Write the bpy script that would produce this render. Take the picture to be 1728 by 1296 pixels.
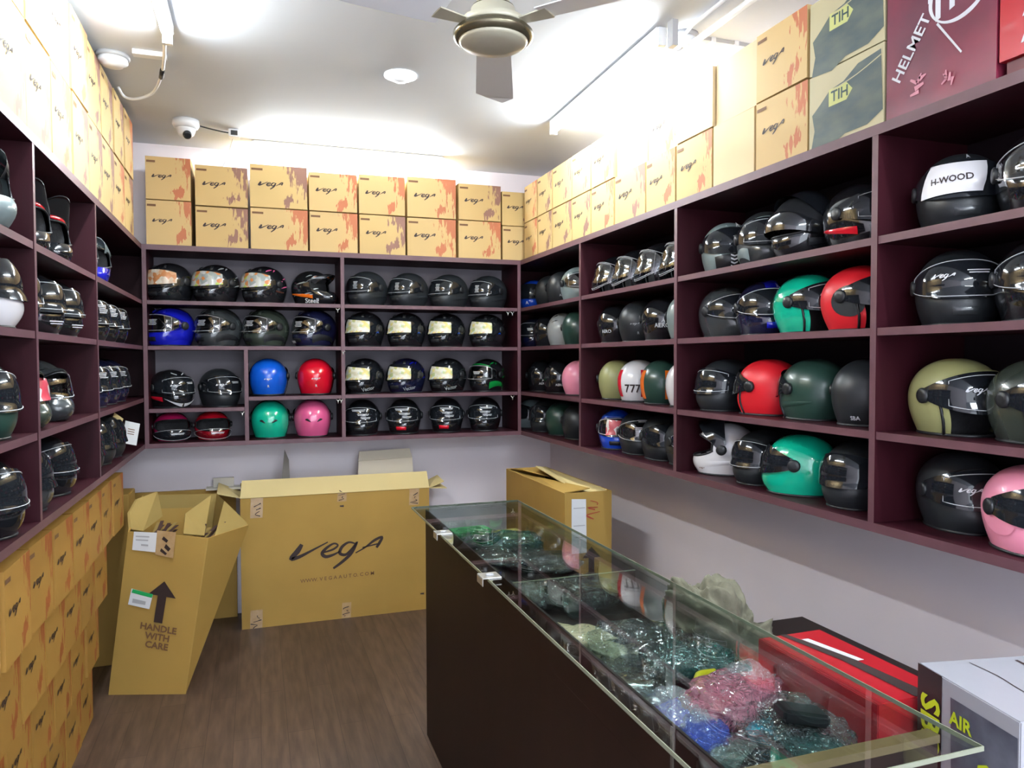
import bpy, bmesh, math, random
from mathutils import Vector, Matrix, noise
random.seed(7)
PI = math.pi
R = math.radians
S = bpy.context.scene
COL = S.collection
for o in list(bpy.data.objects): bpy.data.objects.remove(o)

# ------------------------------------------------------------------ camera
FPX = 1254.0
cam = bpy.data.cameras.new('camera'); co = bpy.data.objects.new('camera', cam); COL.objects.link(co)
cam.sensor_width = 36.0; cam.lens = 36.0 * FPX / 1728.0; cam.clip_start = 0.02
aY = Vector((432 - 864, 648 - 610, FPX)).normalized()            # room depth axis seen by the camera
aX = Vector((4510 - 864, 648 - 598, FPX)); aX = (aX - aY * aX.dot(aY)).normalized()
aZ = aX.cross(aY)
if aZ.y < 0: aZ = -aZ
EYE = Vector((0, 0, 1.6))
def c2w(v): return Vector((aX.dot(v), aY.dot(v), aZ.dot(v)))
m = Matrix.Identity(4)
for i, v in enumerate((c2w(Vector((1, 0, 0))), c2w(Vector((0, 1, 0))), c2w(Vector((0, 0, -1))))):
    for j in range(3): m[j][i] = v[j]
m.translation = EYE
co.matrix_world = m
S.camera = co
def hit(px, py, ax, val):
    """world point on the plane axis=val (used to measure where things stand)"""
    r = c2w(Vector((px - 864, 648 - py, FPX)))
    return EYE + r * ((val - EYE[ax]) / r[ax])

# ------------------------------------------------------------------ world, exposure, lights
w = bpy.data.worlds.new('world'); S.world = w; w.use_nodes = True
w.node_tree.nodes['Background'].inputs[0].default_value = (0.80, 0.88, 1.0, 1)
w.node_tree.nodes['Background'].inputs[1].default_value = 2.4
S.view_settings.view_transform = 'Standard'; S.view_settings.look = 'None'
S.view_settings.gamma = 1; S.view_settings.use_curve_mapping = False
S.view_settings.exposure = 1.0
TUBE = 120.0        # radiance of the fluorescent tubes

# ------------------------------------------------------------------ room measures (metres)
YW, XR, XL, ZC = 4.99, 2.01, -0.95, 2.915        # back wall, right wall, left wall, ceiling
YS, XRS, XLS = 4.64, 1.66, -0.60                 # shelf fronts
YN = -1.6                                        # open shop front behind the camera

# ------------------------------------------------------------------ materials
MATS = {}
def mat(name, col, rough=0.5, metal=0.0, coat=0.0, noise_amt=0.0, noise_scale=8.0, bump=0.0, spec=0.5, emit=None, es=0.0, stretch=None, col2=None, subs=0):
    if name in MATS: return MATS[name]
    m = bpy.data.materials.new(name); m.use_nodes = True
    nt = m.node_tree; b = nt.nodes['Principled BSDF']
    b.inputs['Base Color'].default_value = (*col, 1)
    b.inputs['Roughness'].default_value = rough
    b.inputs['Metallic'].default_value = metal
    b.inputs['Coat Weight'].default_value = coat
    b.inputs['Coat Roughness'].default_value = 0.04
    b.inputs['Specular IOR Level'].default_value = spec
    if emit:
        b.inputs['Emission Color'].default_value = (*emit, 1); b.inputs['Emission Strength'].default_value = es
    tc = nt.nodes.new('ShaderNodeTexCoord')
    mp = nt.nodes.new('ShaderNodeMapping'); nt.links.new(tc.outputs['Object'], mp.inputs[0])
    if stretch: mp.inputs['Scale'].default_value = stretch
    n = nt.nodes.new('ShaderNodeTexNoise'); n.inputs['Scale'].default_value = noise_scale; n.inputs['Detail'].default_value = 5
    nt.links.new(mp.outputs[0], n.inputs['Vector'])
    if noise_amt > 0 or col2:
        cr = nt.nodes.new('ShaderNodeValToRGB')
        c2 = col2 if col2 else tuple(c * (1 - noise_amt) for c in col)
        cr.color_ramp.elements[0].position = 0.3; cr.color_ramp.elements[1].position = 0.7
        cr.color_ramp.elements[0].color = (*c2, 1); cr.color_ramp.elements[1].color = (*col, 1)
        nt.links.new(n.outputs['Fac'], cr.inputs[0]); nt.links.new(cr.outputs[0], b.inputs['Base Color'])
    if bump > 0:
        bp = nt.nodes.new('ShaderNodeBump'); bp.inputs['Strength'].default_value = bump; bp.inputs['Distance'].default_value = 0.01
        nt.links.new(n.outputs['Fac'], bp.inputs['Height']); nt.links.new(bp.outputs[0], b.inputs['Normal'])
    MATS[name] = m
    return m
def glassy(name, tint, opac, rough=0.03, bump=0.0, scale=30, ior=1.45, film=(0.9, 0.95, 0.95), filmw=0.0):
    """thin clear sheet: straight-through light tinted, plus a fresnel reflection"""
    if name in MATS: return MATS[name]
    m = bpy.data.materials.new(name); m.use_nodes = True; nt = m.node_tree
    for n in list(nt.nodes): nt.nodes.remove(n)
    out = nt.nodes.new('ShaderNodeOutputMaterial')
    tr = nt.nodes.new('ShaderNodeBsdfTransparent'); tr.inputs[0].default_value = (*tint, 1)
    gl = nt.nodes.new('ShaderNodeBsdfGlossy'); gl.inputs['Roughness'].default_value = rough
    gl.inputs['Color'].default_value = (1, 1, 1, 1)
    fr = nt.nodes.new('ShaderNodeFresnel'); fr.inputs['IOR'].default_value = ior
    # a thin sheet has the same reflectance from both sides
    ge = nt.nodes.new('ShaderNodeNewGeometry'); mi = nt.nodes.new('ShaderNodeMapRange'); mi.inputs[3].default_value = ior; mi.inputs[4].default_value = 1.0 / ior
    nt.links.new(ge.outputs['Backfacing'], mi.inputs[0]); nt.links.new(mi.outputs[0], fr.inputs['IOR'])
    ad = nt.nodes.new('ShaderNodeMath'); ad.operation = 'ADD'; ad.use_clamp = True; ad.inputs[1].default_value = opac
    nt.links.new(fr.outputs[0], ad.inputs[0])
    mx = nt.nodes.new('ShaderNodeMixShader'); nt.links.new(ad.outputs[0], mx.inputs[0])
    nt.links.new(gl.outputs[0], mx.inputs[2])
    if filmw > 0:
        df = nt.nodes.new('ShaderNodeBsdfDiffuse'); df.inputs[0].default_value = (*film, 1)
        m2 = nt.nodes.new('ShaderNodeMixShader'); m2.inputs[0].default_value = filmw
        nt.links.new(tr.outputs[0], m2.inputs[1]); nt.links.new(df.outputs[0], m2.inputs[2])
        nt.links.new(m2.outputs[0], mx.inputs[1])
    else: nt.links.new(tr.outputs[0], mx.inputs[1])
    if bump > 0:
        tc = nt.nodes.new('ShaderNodeTexCoord'); n = nt.nodes.new('ShaderNodeTexNoise'); n.inputs['Scale'].default_value = scale
        n.inputs['Detail'].default_value = 3; n.inputs['Distortion'].default_value = 1.5
        nt.links.new(tc.outputs['Object'], n.inputs['Vector'])
        bp = nt.nodes.new('ShaderNodeBump'); bp.inputs['Strength'].default_value = bump; bp.inputs['Distance'].default_value = 0.02
        nt.links.new(n.outputs['Fac'], bp.inputs['Height'])
        nt.links.new(bp.outputs[0], gl.inputs['Normal']); nt.links.new(bp.outputs[0], fr.inputs['Normal'])
    nt.links.new(mx.outputs[0], out.inputs[0])
    MATS[name] = m
    return m

def print_mat(name, base, base2, splat, side):
    """helmet-box board with the splashed print on its front face"""
    if name in MATS: return MATS[name]
    m = bpy.data.materials.new(name); m.use_nodes = True; nt = m.node_tree; b = nt.nodes['Principled BSDF']
    b.inputs['Roughness'].default_value = 0.6; b.inputs['Specular IOR Level'].default_value = 0.3
    L = nt.links.new
    def N(t, **k):
        n = nt.nodes.new(t)
        for a, v in k.items(): setattr(n, a, v)
        return n
    def M(op, a, b_=None, c=None):
        n = N('ShaderNodeMath', operation=op)
        for i, v in enumerate((a, b_, c)):
            if v is None: continue
            if isinstance(v, (int, float)): n.inputs[i].default_value = v
            else: L(v, n.inputs[i])
        return n.outputs[0]
    tc = N('ShaderNodeTexCoord'); sp = N('ShaderNodeSeparateXYZ'); L(tc.outputs['Object'], sp.inputs[0])
    u = M('DIVIDE', sp.outputs[0], 0.30); v = M('DIVIDE', sp.outputs[2], 0.24)
    mp = N('ShaderNodeMapping'); mp.inputs['Rotation'].default_value = (0, 0.9, 0); mp.inputs['Scale'].default_value = (1, 1, 0.22)
    L(tc.outputs['Object'], mp.inputs[0])
    oi = N('ShaderNodeObjectInfo')
    nz = N('ShaderNodeTexNoise', noise_dimensions='4D'); nz.inputs['Scale'].default_value = 75; nz.inputs['Detail'].default_value = 6
    L(mp.outputs[0], nz.inputs['Vector']); L(M('MULTIPLY', oi.outputs['Random'], 9.0), nz.inputs['W'])
    t = M('ADD', M('MULTIPLY', M('SUBTRACT', u, 0.14), 0.80), M('MULTIPLY', M('SUBTRACT', v, 1.0), 0.36))
    t = M('ADD', t, M('MULTIPLY', M('SUBTRACT', nz.outputs['Fac'], 0.5), 0.95))
    mr = N('ShaderNodeMapRange', interpolation_type='SMOOTHSTEP'); mr.inputs[1].default_value = 0.0; mr.inputs[2].default_value = 0.07
    L(t, mr.inputs[0])
    far = M('LESS_THAN', M('ADD', M('SUBTRACT', u, 0.12), M('MULTIPLY', M('SUBTRACT', v, 1.0), 0.45)), 0.42)
    # lower right ragged block of print
    d2 = M('ADD', M('ABSOLUTE', M('SUBTRACT', M('SUBTRACT', u, M('MULTIPLY', v, 0.35)), 0.13)), M('MULTIPLY', M('ABSOLUTE', M('SUBTRACT', v, 0.2)), 0.6))
    d2 = M('LESS_THAN', M('ADD', d2, M('MULTIPLY', M('SUBTRACT', nz.outputs['Fac'], 0.5), 0.5)), 0.11)
    mask = M('MAXIMUM', M('MULTIPLY', mr.outputs[0], far), d2)
    ns = N('ShaderNodeSeparateXYZ'); L(tc.outputs['Normal'], ns.inputs[0])
    mask = M('MULTIPLY', mask, M('LESS_THAN', ns.outputs[1], -0.9))
    mask = M('MULTIPLY', mask, 0.8)
    n2 = N('ShaderNodeTexNoise'); n2.inputs['Scale'].default_value = 5; L(tc.outputs['Object'], n2.inputs['Vector'])
    mx = N('ShaderNodeMix', data_type='RGBA'); mx.inputs[6].default_value = (*base, 1); mx.inputs[7].default_value = (*base2, 1)
    L(M('ADD', M('MULTIPLY', n2.outputs['Fac'], 0.5), M('MULTIPLY', oi.outputs['Random'], 0.5)), mx.inputs[0])
    m2 = N('ShaderNodeMix', data_type='RGBA'); m2.inputs[7].default_value = (*splat, 1)
    L(mx.outputs[2], m2.inputs[6]); L(mask, m2.inputs[0]); L(m2.outputs[2], b.inputs['Base Color'])
    MATS[name] = m
    return m

M_WALL = mat('wall_paint', (0.84, 0.77, 0.81), 0.55, noise_amt=0.04, noise_scale=2)
M_CEIL = mat('ceiling_paint', (0.60, 0.63, 0.68), 0.7, noise_amt=0.05, noise_scale=1.2)
M_WOOD = mat('maroon_laminate', (0.034, 0.0045, 0.009), 0.5, noise_amt=0.3, noise_scale=14, stretch=(1, 1, 0.1), spec=0.2)
M_EDGE = mat('mauve_edge_band', (0.115, 0.047, 0.058), 0.45, noise_amt=0.15, noise_scale=20)
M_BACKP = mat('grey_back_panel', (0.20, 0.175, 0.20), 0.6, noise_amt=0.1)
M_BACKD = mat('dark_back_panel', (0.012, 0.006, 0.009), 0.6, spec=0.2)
M_KRAFT = mat('carton_board', (0.42, 0.255, 0.062), 0.7, noise_amt=0.12, noise_scale=3, spec=0.25)
M_KRAFTL = mat('light_carton_board', (0.66, 0.52, 0.24), 0.7, noise_amt=0.08, noise_scale=3, spec=0.25)
M_KRAFTI = mat('carton_inside', (0.34, 0.235, 0.075), 0.8, noise_amt=0.12, noise_scale=4, spec=0.2)
M_INK = mat('dark_ink', (0.030, 0.016, 0.014), 0.6)
M_INKB = mat('brown_ink', (0.16, 0.075, 0.03), 0.7)
M_WHITE = mat('white_plastic', (0.75, 0.76, 0.78), 0.35)
M_PAPER = mat('white_paper', (0.70, 0.71, 0.72), 0.7)
M_GREY = mat('grey_plastic', (0.40, 0.40, 0.41), 0.4)
M_METAL = mat('bright_metal', (0.65, 0.64, 0.60), 0.3, metal=0.9)
M_BLACK = mat('black_plastic', (0.012, 0.013, 0.015), 0.4)
M_LINER = mat('helmet_lining', (0.010, 0.010, 0.012), 0.9, noise_amt=0.3, noise_scale=60, bump=0.3)
M_VISOR = mat('smoke_visor', (0.010, 0.012, 0.015), 0.08, coat=0.25, spec=0.45)
M_CLEAR = glassy('clear_visor', (0.62, 0.66, 0.68), 0.10, 0.05, bump=0.05, scale=6)
M_WLINE = mat('white_print', (0.62, 0.62, 0.64), 0.5)
M_GLASS = glassy('counter_glass', (0.93, 0.965, 0.955), 0.02, 0.01)
M_COUNTER = mat('dark_counter_veneer', (0.016, 0.006, 0.004), 0.5, noise_amt=0.35, noise_scale=10, stretch=(1, 1, 0.12), spec=0.25)
M_GEDGE = mat('green_glass_edge', (0.22, 0.24, 0.17), 0.2, spec=0.8)

def floor_mat():
    m = bpy.data.materials.new('brown_floor'); m.use_nodes = True; nt = m.node_tree; b = nt.nodes['Principled BSDF']; L = nt.links.new
    tc = nt.nodes.new('ShaderNodeTexCoord'); mp = nt.nodes.new('ShaderNodeMapping'); L(tc.outputs['Object'], mp.inputs[0])
    mp.inputs['Rotation'].default_value = (0, 0, R(90))
    br = nt.nodes.new('ShaderNodeTexBrick'); br.inputs['Scale'].default_value = 1; br.inputs['Brick Width'].default_value = 1.1
    br.inputs['Row Height'].default_value = 0.11; br.inputs['Mortar Size'].default_value = 0.0015; br.offset = 0.4
    br.inputs['Color1'].default_value = (0.088, 0.054, 0.038, 1); br.inputs['Color2'].default_value = (0.112, 0.070, 0.049, 1)
    br.inputs['Mortar'].default_value = (0.05, 0.03, 0.02, 1); L(mp.outputs[0], br.inputs['Vector'])
    n = nt.nodes.new('ShaderNodeTexNoise'); n.inputs['Scale'].default_value = 6; n.inputs['Detail'].default_value = 8
    m2 = nt.nodes.new('ShaderNodeMapping'); m2.inputs['Scale'].default_value = (6, 0.7, 1); L(tc.outputs['Object'], m2.inputs[0]); L(m2.outputs[0], n.inputs['Vector'])
    mx = nt.nodes.new('ShaderNodeMix'); mx.data_type = 'RGBA'; mx.blend_type = 'MULTIPLY'; mx.inputs[0].default_value = 1
    cr = nt.nodes.new('ShaderNodeValToRGB'); cr.color_ramp.elements[0].position = 0.35; cr.color_ramp.elements[1].position = 0.7
    cr.color_ramp.elements[0].color = (0.60, 0.58, 0.56, 1); cr.color_ramp.elements[1].color = (1.15, 1.12, 1.1, 1)
    L(n.outputs['Fac'], cr.inputs[0]); L(br.outputs['Color'], mx.inputs[6]); L(cr.outputs[0], mx.inputs[7]); L(mx.outputs[2], b.inputs['Base Color'])
    b.inputs['Roughness'].default_value = 0.42
    return m
M_FLOOR = floor_mat()

BOXM = {
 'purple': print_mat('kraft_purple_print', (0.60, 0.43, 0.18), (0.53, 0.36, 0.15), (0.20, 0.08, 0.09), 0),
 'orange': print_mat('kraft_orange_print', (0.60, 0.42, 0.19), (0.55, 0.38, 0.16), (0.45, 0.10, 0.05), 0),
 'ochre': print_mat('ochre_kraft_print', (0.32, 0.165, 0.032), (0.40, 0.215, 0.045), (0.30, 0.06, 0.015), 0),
 'plain': mat('plain_kraft', (0.66, 0.50, 0.28), 0.65, noise_amt=0.06, noise_scale=4),
}

# ------------------------------------------------------------------ object helpers
def tag(o, label=None, cat=None, group=None, kind=None):
    if label: o['label'] = label
    if cat: o['category'] = cat
    if group: o['group'] = group
    if kind: o['kind'] = kind
    return o
def empty(name, loc, rz=0.0):
    o = bpy.data.objects.new(name, None); COL.objects.link(o); o.location = loc; o.rotation_euler = (0, 0, rz)
    o.empty_display_size = 0.05
    return o
def thing(name, label, cat, loc, rz=0.0, group=None):
    return tag(empty(name, loc, rz), label, cat, group)
def link(name, me, parent=None, loc=None, rot=None):
    o = bpy.data.objects.new(name, me); COL.objects.link(o)
    if parent: o.parent = parent
    if loc is not None: o.location = loc
    if rot is not None: o.rotation_euler = rot
    return o
class MB:
    """collects shapes into one mesh"""
    def __init__(s): s.v = []; s.f = []; s.m = []; s.sm = []
    def add(s, vs, fs, mi=0, smooth=False):
        k = len(s.v); s.v += [tuple(v) for v in vs]
        for f in fs: s.f.append(tuple(k + i for i in f)); s.m.append(mi); s.sm.append(smooth)
        return s
    def box(s, x0, x1, y0, y1, z0, z1, mi=0, front=None, fm=1):
        vs = [(x0, y0, z0), (x1, y0, z0), (x1, y1, z0), (x0, y1, z0), (x0, y0, z1), (x1, y0, z1), (x1, y1, z1), (x0, y1, z1)]
        fs = [(0, 3, 2, 1), (4, 5, 6, 7), (0, 1, 5, 4), (2, 3, 7, 6), (1, 2, 6, 5), (3, 0, 4, 7)]
        names = ['z0', 'z1', 'y0', 'y1', 'x1', 'x0']
        for f, n in zip(fs, names): s.add(vs, [f], fm if n == front else mi) if False else None
        k = len(s.v); s.v += vs
        for f, n in zip(fs, names):
            s.f.append(tuple(k + i for i in f)); s.m.append(fm if n == front else mi); s.sm.append(False)
        return s
    def quad(s, a, b, c, d, t=0.0, mi=0):
        """flat sheet a,b,c,d; with thickness t"""
        a, b, c, d = map(Vector, (a, b, c, d))
        if t == 0: return s.add([a, b, c, d], [(0, 1, 2, 3)], mi)
        n = (b - a).cross(d - a).normalized() * t
        vs = [a, b, c, d, a + n, b + n, c + n, d + n]
        return s.add(vs, [(0, 3, 2, 1), (4, 5, 6, 7), (0, 1, 5, 4), (1, 2, 6, 5), (2, 3, 7, 6), (3, 0, 4, 7)], mi)
    def tube(s, pts, r, n=8, mi=0, closed=False, caps=True):
        pts = [Vector(p) for p in pts]; N = len(pts); rings = []
        up = Vector((0, 0, 1))
        for i, p in enumerate(pts):
            if closed: t = pts[(i + 1) % N] - pts[i - 1]
            else: t = pts[min(i + 1, N - 1)] - pts[max(i - 1, 0)]
            t.normalize()
            a = t.cross(up)
            if a.length < 1e-3: a = t.cross(Vector((1, 0, 0)))
            a.normalize(); b = a.cross(t)
            rr = r[i] if isinstance(r, (list, tuple)) else r
            rings.append([p + a * rr * math.cos(2 * PI * k / n) + b * rr * math.sin(2 * PI * k / n) for k in range(n)])
        vs = [v for q in rings for v in q]; fs = []
        for i in range(N if closed else N - 1):
            j = (i + 1) % N
            for k in range(n): fs.append((i * n + k, i * n + (k + 1) % n, j * n + (k + 1) % n, j * n + k))
        if caps and not closed: fs += [tuple(range(n))[::-1], tuple((N - 1) * n + k for k in range(n))]
        return s.add(vs, fs, mi, True)
    def lathe(s, prof, n=24, c=(0, 0, 0), axis='z', mi=0):
        vs = []; fs = []
        for r, z in prof:
            for k in range(n):
                a = 2 * PI * k / n; p = (r * math.cos(a), r * math.sin(a), z)
                if axis == 'x': p = (p[2], p[0], p[1])
                if axis == 'y': p = (p[0], p[2], p[1])
                vs.append((p[0] + c[0], p[1] + c[1], p[2] + c[2]))
        for i in range(len(prof) - 1):
            for k in range(n): fs.append((i * n + k, i * n + (k + 1) % n, (i + 1) * n + (k + 1) % n, (i + 1) * n + k))
        fs.append(tuple(range(n))[::-1]); fs.append(tuple((len(prof) - 1) * n + k for k in range(n)))
        return s.add(vs, fs, mi, True)
    def mesh(s, name, mats, bevel=0.0):
        me = bpy.data.meshes.new(name); me.from_pydata(s.v, [], s.f)
        for mm in (mats if isinstance(mats, (list, tuple)) else [mats]): me.materials.append(mm)
        for p, mi, sm in zip(me.polygons, s.m, s.sm): p.material_index = mi; p.use_smooth = sm
        bm = bmesh.new(); bm.from_mesh(me)
        if bevel > 0:
            bmesh.ops.bevel(bm, geom=[e for e in bm.edges if len(e.link_faces) == 2 and e.calc_face_angle(0) > 0.6], offset=bevel, segments=2, affect='EDGES', clamp_overlap=True)
        bmesh.ops.recalc_face_normals(bm, faces=[f for f in bm.faces]) if bevel > 0 else None
        bm.to_mesh(me); bm.free(); me.update()
        return me
    def build(s, name, mats, parent=None, loc=None, rot=None, bevel=0.0):
        return link(name, s.mesh(name, mats, bevel), parent, loc, rot)

def catmull(P, n=6):
    out = []
    for i in range(len(P) - 1):
        p0 = P[max(i - 1, 0)]; p1 = P[i]; p2 = P[i + 1]; p3 = P[min(i + 2, len(P) - 1)]
        for k in range(n):
            t = k / n
            out.append(tuple(0.5 * (2 * b + (c - a) * t + (2 * a - 5 * b + 4 * c - d) * t * t + (3 * b - a - 3 * c + d) * t ** 3) for a, b, c, d in zip(p0, p1, p2, p3)))
    out.append(tuple(P[-1])); return out

# ---- 2-D lettering: script logo drawn with strokes, and plain text
def ribbon(P, n=4):
    q = catmull(P, n); vs = []; fs = []
    for i, (x, y, wd) in enumerate(q):
        a = q[max(i - 1, 0)]; b = q[min(i + 1, len(q) - 1)]
        dx, dy = b[0] - a[0], b[1] - a[1]; l = math.hypot(dx, dy) or 1
        nx, ny = -dy / l, dx / l
        vs += [(x + nx * wd / 2, y + ny * wd / 2), (x - nx * wd / 2, y - ny * wd / 2)]
    for i in range(len(q) - 1): fs.append((2 * i, 2 * i + 1, 2 * i + 3, 2 * i + 2))
    return vs, fs
def logo2d(n=4, fat=1.0):
    strokes = [
        [(458, 657, 22), (430, 700, 34), (390, 745, 26), (440, 737, 22), (520, 702, 14), (622, 655, 8)],
        [(592, 722, 10), (655, 706, 14), (686, 682, 12), (660, 668, 12), (615, 692, 18), (585, 726, 22), (608, 750, 22), (655, 742, 16), (700, 722, 8)],
        [(795, 678, 10), (755, 668, 14), (712, 695, 20), (698, 735, 20), (735, 748, 18), (775, 715, 16), (812, 668, 12), (775, 738, 20), (715, 792, 20), (655, 832, 14)],
        [(800, 742, 8), (860, 712, 10), (925, 668, 18), (976, 650, 16), (958, 688, 20), (938, 718, 16)],
        [(845, 710, 8), (955, 692, 10)]]
    V = []; F = []
    for st in strokes:
        vs, fs = ribbon([(x, y, w_ * fat) for x, y, w_ in st], n); k = len(V)
        V += [((x - 680) / 610.0, -(y - 720) / 610.0) for x, y in vs]; F += [tuple(k + i for i in f) for f in fs]
    return V, F
LOGO = logo2d(); LOGOS = logo2d(2, 1.45)
TXT = {}
def text2d(s, bold=0.0, shear=0.0):
    """text as a 2-D mesh, height about 1, centred"""
    key = (s, bold, shear)
    if key in TXT: return TXT[key]
    c = bpy.data.curves.new('t', 'FONT'); c.body = s; c.size = 1.0; c.align_x = 'CENTER'; c.align_y = 'CENTER'; c.offset = bold; c.shear = shear
    c.resolution_u = 2; c.fill_mode = 'FRONT'; c.dimensions = '2D'
    o = bpy.data.objects.new('t', c); COL.objects.link(o)
    dg = bpy.context.evaluated_depsgraph_get(); me = bpy.data.meshes.new_from_object(o.evaluated_get(dg))
    V = [(v.co.x, v.co.y) for v in me.vertices]; F = [tuple(p.vertices) for p in me.polygons]
    bpy.data.objects.remove(o); bpy.data.curves.remove(c); bpy.data.meshes.remove(me)
    TXT[key] = (V, F); return TXT[key]
def flat(mb, art, o, ux, uz, size, mi):
    """put 2-D art on a plane: origin o, axes ux/uz, scale size"""
    o, ux, uz = Vector(o), Vector(ux), Vector(uz)
    mb.add([o + ux * x * size + uz * y * size for x, y in art[0]], art[1], mi)

# ================================================================== THE ROOM
def structure(name, mb, mt):
    return tag(mb.build(name, mt), kind='structure')
structure('floor', MB().box(XL - 0.1, XR + 0.1, YN, YW + 0.1, -0.08, 0), M_FLOOR)
structure('ceiling', MB().box(XL - 0.1, XR + 0.1, YN, YW + 0.1, ZC, ZC + 0.08), M_CEIL)
structure('wall_back', MB().box(XL - 0.1, XR + 0.1, YW, YW + 0.1, 0, ZC), M_WALL)
structure('wall_left', MB().box(XL - 0.1, XL, YN, YW, 0, ZC), M_WALL)
structure('wall_right', MB().box(XR, XR + 0.1, YN, YW, 0, ZC), M_WALL)

# ================================================================== LAMPS ON THE CEILING
M_TUBE = mat('lit_tube', (1, 1, 1), 0.4, emit=(0.86, 0.95, 1.0), es=TUBE)
def tube_light(label, p0, p1, drop=(0, 0, 1)):
    """fluorescent batten: housing against the surface, lit tube, two end holders"""
    p0, p1 = Vector(p0), Vector(p1); d = Vector(drop)
    ctr = (p0 + p1) / 2
    t = thing('tube_light', label, 'tube light', ctr, group='lit fluorescent tube lights')
    a, b = p0 - ctr, p1 - ctr; u = (b - a).normalized(); s = u.cross(d).normalized() * 0.022
    mb = MB(); n = d * 0.035
    vs = [a + s, a - s, b - s, b + s]
    mb.add([v + n * 0.55 for v in vs] + [v + n * 1.5 for v in vs], [(0, 1, 2, 3), (7, 6, 5, 4), (0, 4, 5, 1), (1, 5, 6, 2), (2, 6, 7, 3), (3, 7, 4, 0)])
    mb.build('housing', M_WHITE, t)
    MB().tube([a + u * 0.02, b - u * 0.02], 0.014, 10).build('tube', M_TUBE, t)
    for q in (a, b):
        e = u * 0.012
        h = MB(); vs = [q + s * 0.8 - e, q - s * 0.8 - e, q - s * 0.8 + e, q + s * 0.8 + e]
        h.add([v - n * 0.6 for v in vs] + [v + n * 1.4 for v in vs], [(0, 1, 2, 3), (7, 6, 5, 4), (0, 4, 5, 1), (1, 5, 6, 2), (2, 6, 7, 3), (3, 7, 4, 0)])
        h.build('end_holder', M_WHITE, t)
    return t
ZT = ZC - 0.055
tube_light('lit tube light on the ceiling above the left boxes', (-0.31, 2.02, ZT), (-0.31, 3.22, ZT))
tube_light('lit tube light on the ceiling above the back wall boxes', (hit(428, 236, 2, ZT).x, 4.72, ZT), (hit(762, 262, 2, ZT).x, 4.72, ZT))
tube_light('lit tube light on the ceiling above the right boxes', (1.53, 2.62, ZT), (1.56, 3.82, ZT))
tube_light('lit tube light on the ceiling behind the viewer', (0.1, -0.9, ZT), (1.3, -0.9, ZT))
tube_light('lit tube light on the ceiling just behind the viewer, right side', (1.5, -0.4, ZT), (1.5, 0.8, ZT))

# ================================================================== SHELVING
ZB = {'bottom': (1.108, 1.134), 'r4': 1.395, 'r3': 1.690, 'r2': 1.948, 'top': (2.232, 2.262)}
T = 0.022
SHELF_TOP = 2.262
def wall_shelf(kind, label, loc, rz, length, dividers, rows, back_mat, extra=None):
    """local frame: x along the shelf, front at y=0, wall at y=0.35"""
    D = 0.345
    t = thing('wall_shelf', label, 'wall shelf', loc, rz)
    ms = [M_WOOD, M_EDGE]
    z0, z1 = ZB['bottom'][0], ZB['top'][1]
    MB().box(0, length, 0, D, ZB['bottom'][0], ZB['bottom'][1], front='y0').build('bottom_board', ms, t)
    MB().box(0, length, 0, D, ZB['top'][0], ZB['top'][1], front='y0').build('top_board', ms, t)
    MB().box(0, length, D - 0.008, D, ZB['bottom'][1], ZB['top'][0]).build('back_panel', back_mat, t)
    for x in dividers:
        MB().box(x - 0.011, x + 0.011, 0.001, D - 0.009, ZB['bottom'][1], ZB['top'][0], front='y0').build('divider', ms, t)
    for (xa, xb, z) in rows:
        MB().box(xa, xb, 0.004, D - 0.010, z - T, z, front='y0').build('shelf_board', ms, t)
    return t
def bayrows(ds, zs):
    out = []
    for a, b in zip(ds[:-1], ds[1:]):
        for z in zs: out.append((a + 0.012, b - 0.012, z))
    return out
RZ = [ZB['r4'], ZB['r3'], ZB['r2']]
# back: local x = world X - XLS
Wb = XRS - XLS
db = [0.011, 0.545, 1.105, Wb - 0.011]
rows = bayrows([0.011, 1.105, Wb - 0.011], [ZB['r3'], ZB['r2']]) + [(1.117, Wb - 0.023, ZB['r4']), (0.023, 0.533, 1.332), (0.557, 1.093, 1.392)]
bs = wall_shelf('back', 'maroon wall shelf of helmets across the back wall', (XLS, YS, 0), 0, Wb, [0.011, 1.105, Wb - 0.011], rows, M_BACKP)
MB().box(0.534, 0.556, 0.001, 0.336, ZB['bottom'][1], ZB['r3'] - T, front='y0').build('divider', [M_WOOD, M_EDGE], bs)
# right: front faces -X; local x = world (5 - Y)
LR = YW - 0.66
dr = [YW - 4.63, YW - 3.695, YW - 2.725, YW - 1.67, LR - 0.011]
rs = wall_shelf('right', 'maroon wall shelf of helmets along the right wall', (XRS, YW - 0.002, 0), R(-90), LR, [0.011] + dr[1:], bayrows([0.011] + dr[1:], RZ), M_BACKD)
# left: front faces +X; local x = world Y - 1.2
LL = YW - 1.2
dl = [0.011, 2.50 - 1.2, 3.38 - 1.2, LL - 0.013]
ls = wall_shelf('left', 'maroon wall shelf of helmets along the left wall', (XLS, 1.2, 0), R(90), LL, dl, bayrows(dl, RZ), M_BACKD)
def pin(sh, x, z):
    mb = MB()
    mb.tube([(x - 0.012, 0.0, z), (x, -0.004, z - 0.012), (x + 0.012, 0.0, z)], 0.0035, 6); mb.tube([(x, -0.004, z - 0.012), (x, -0.002, z - 0.026)], 0.0035, 6)
    mb.build('shelf_pin', M_METAL, sh)
for x, z in ((1.075, 1.922), (1.105, 1.662), (1.072, 1.368), (1.09, 1.368), (2.17, 1.922), (2.20, 1.922), (2.20, 1.368), (0.52, 1.305)): pin(bs, x, z)
for x, z in ((LR - 0.0, 1.0),): pass

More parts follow.
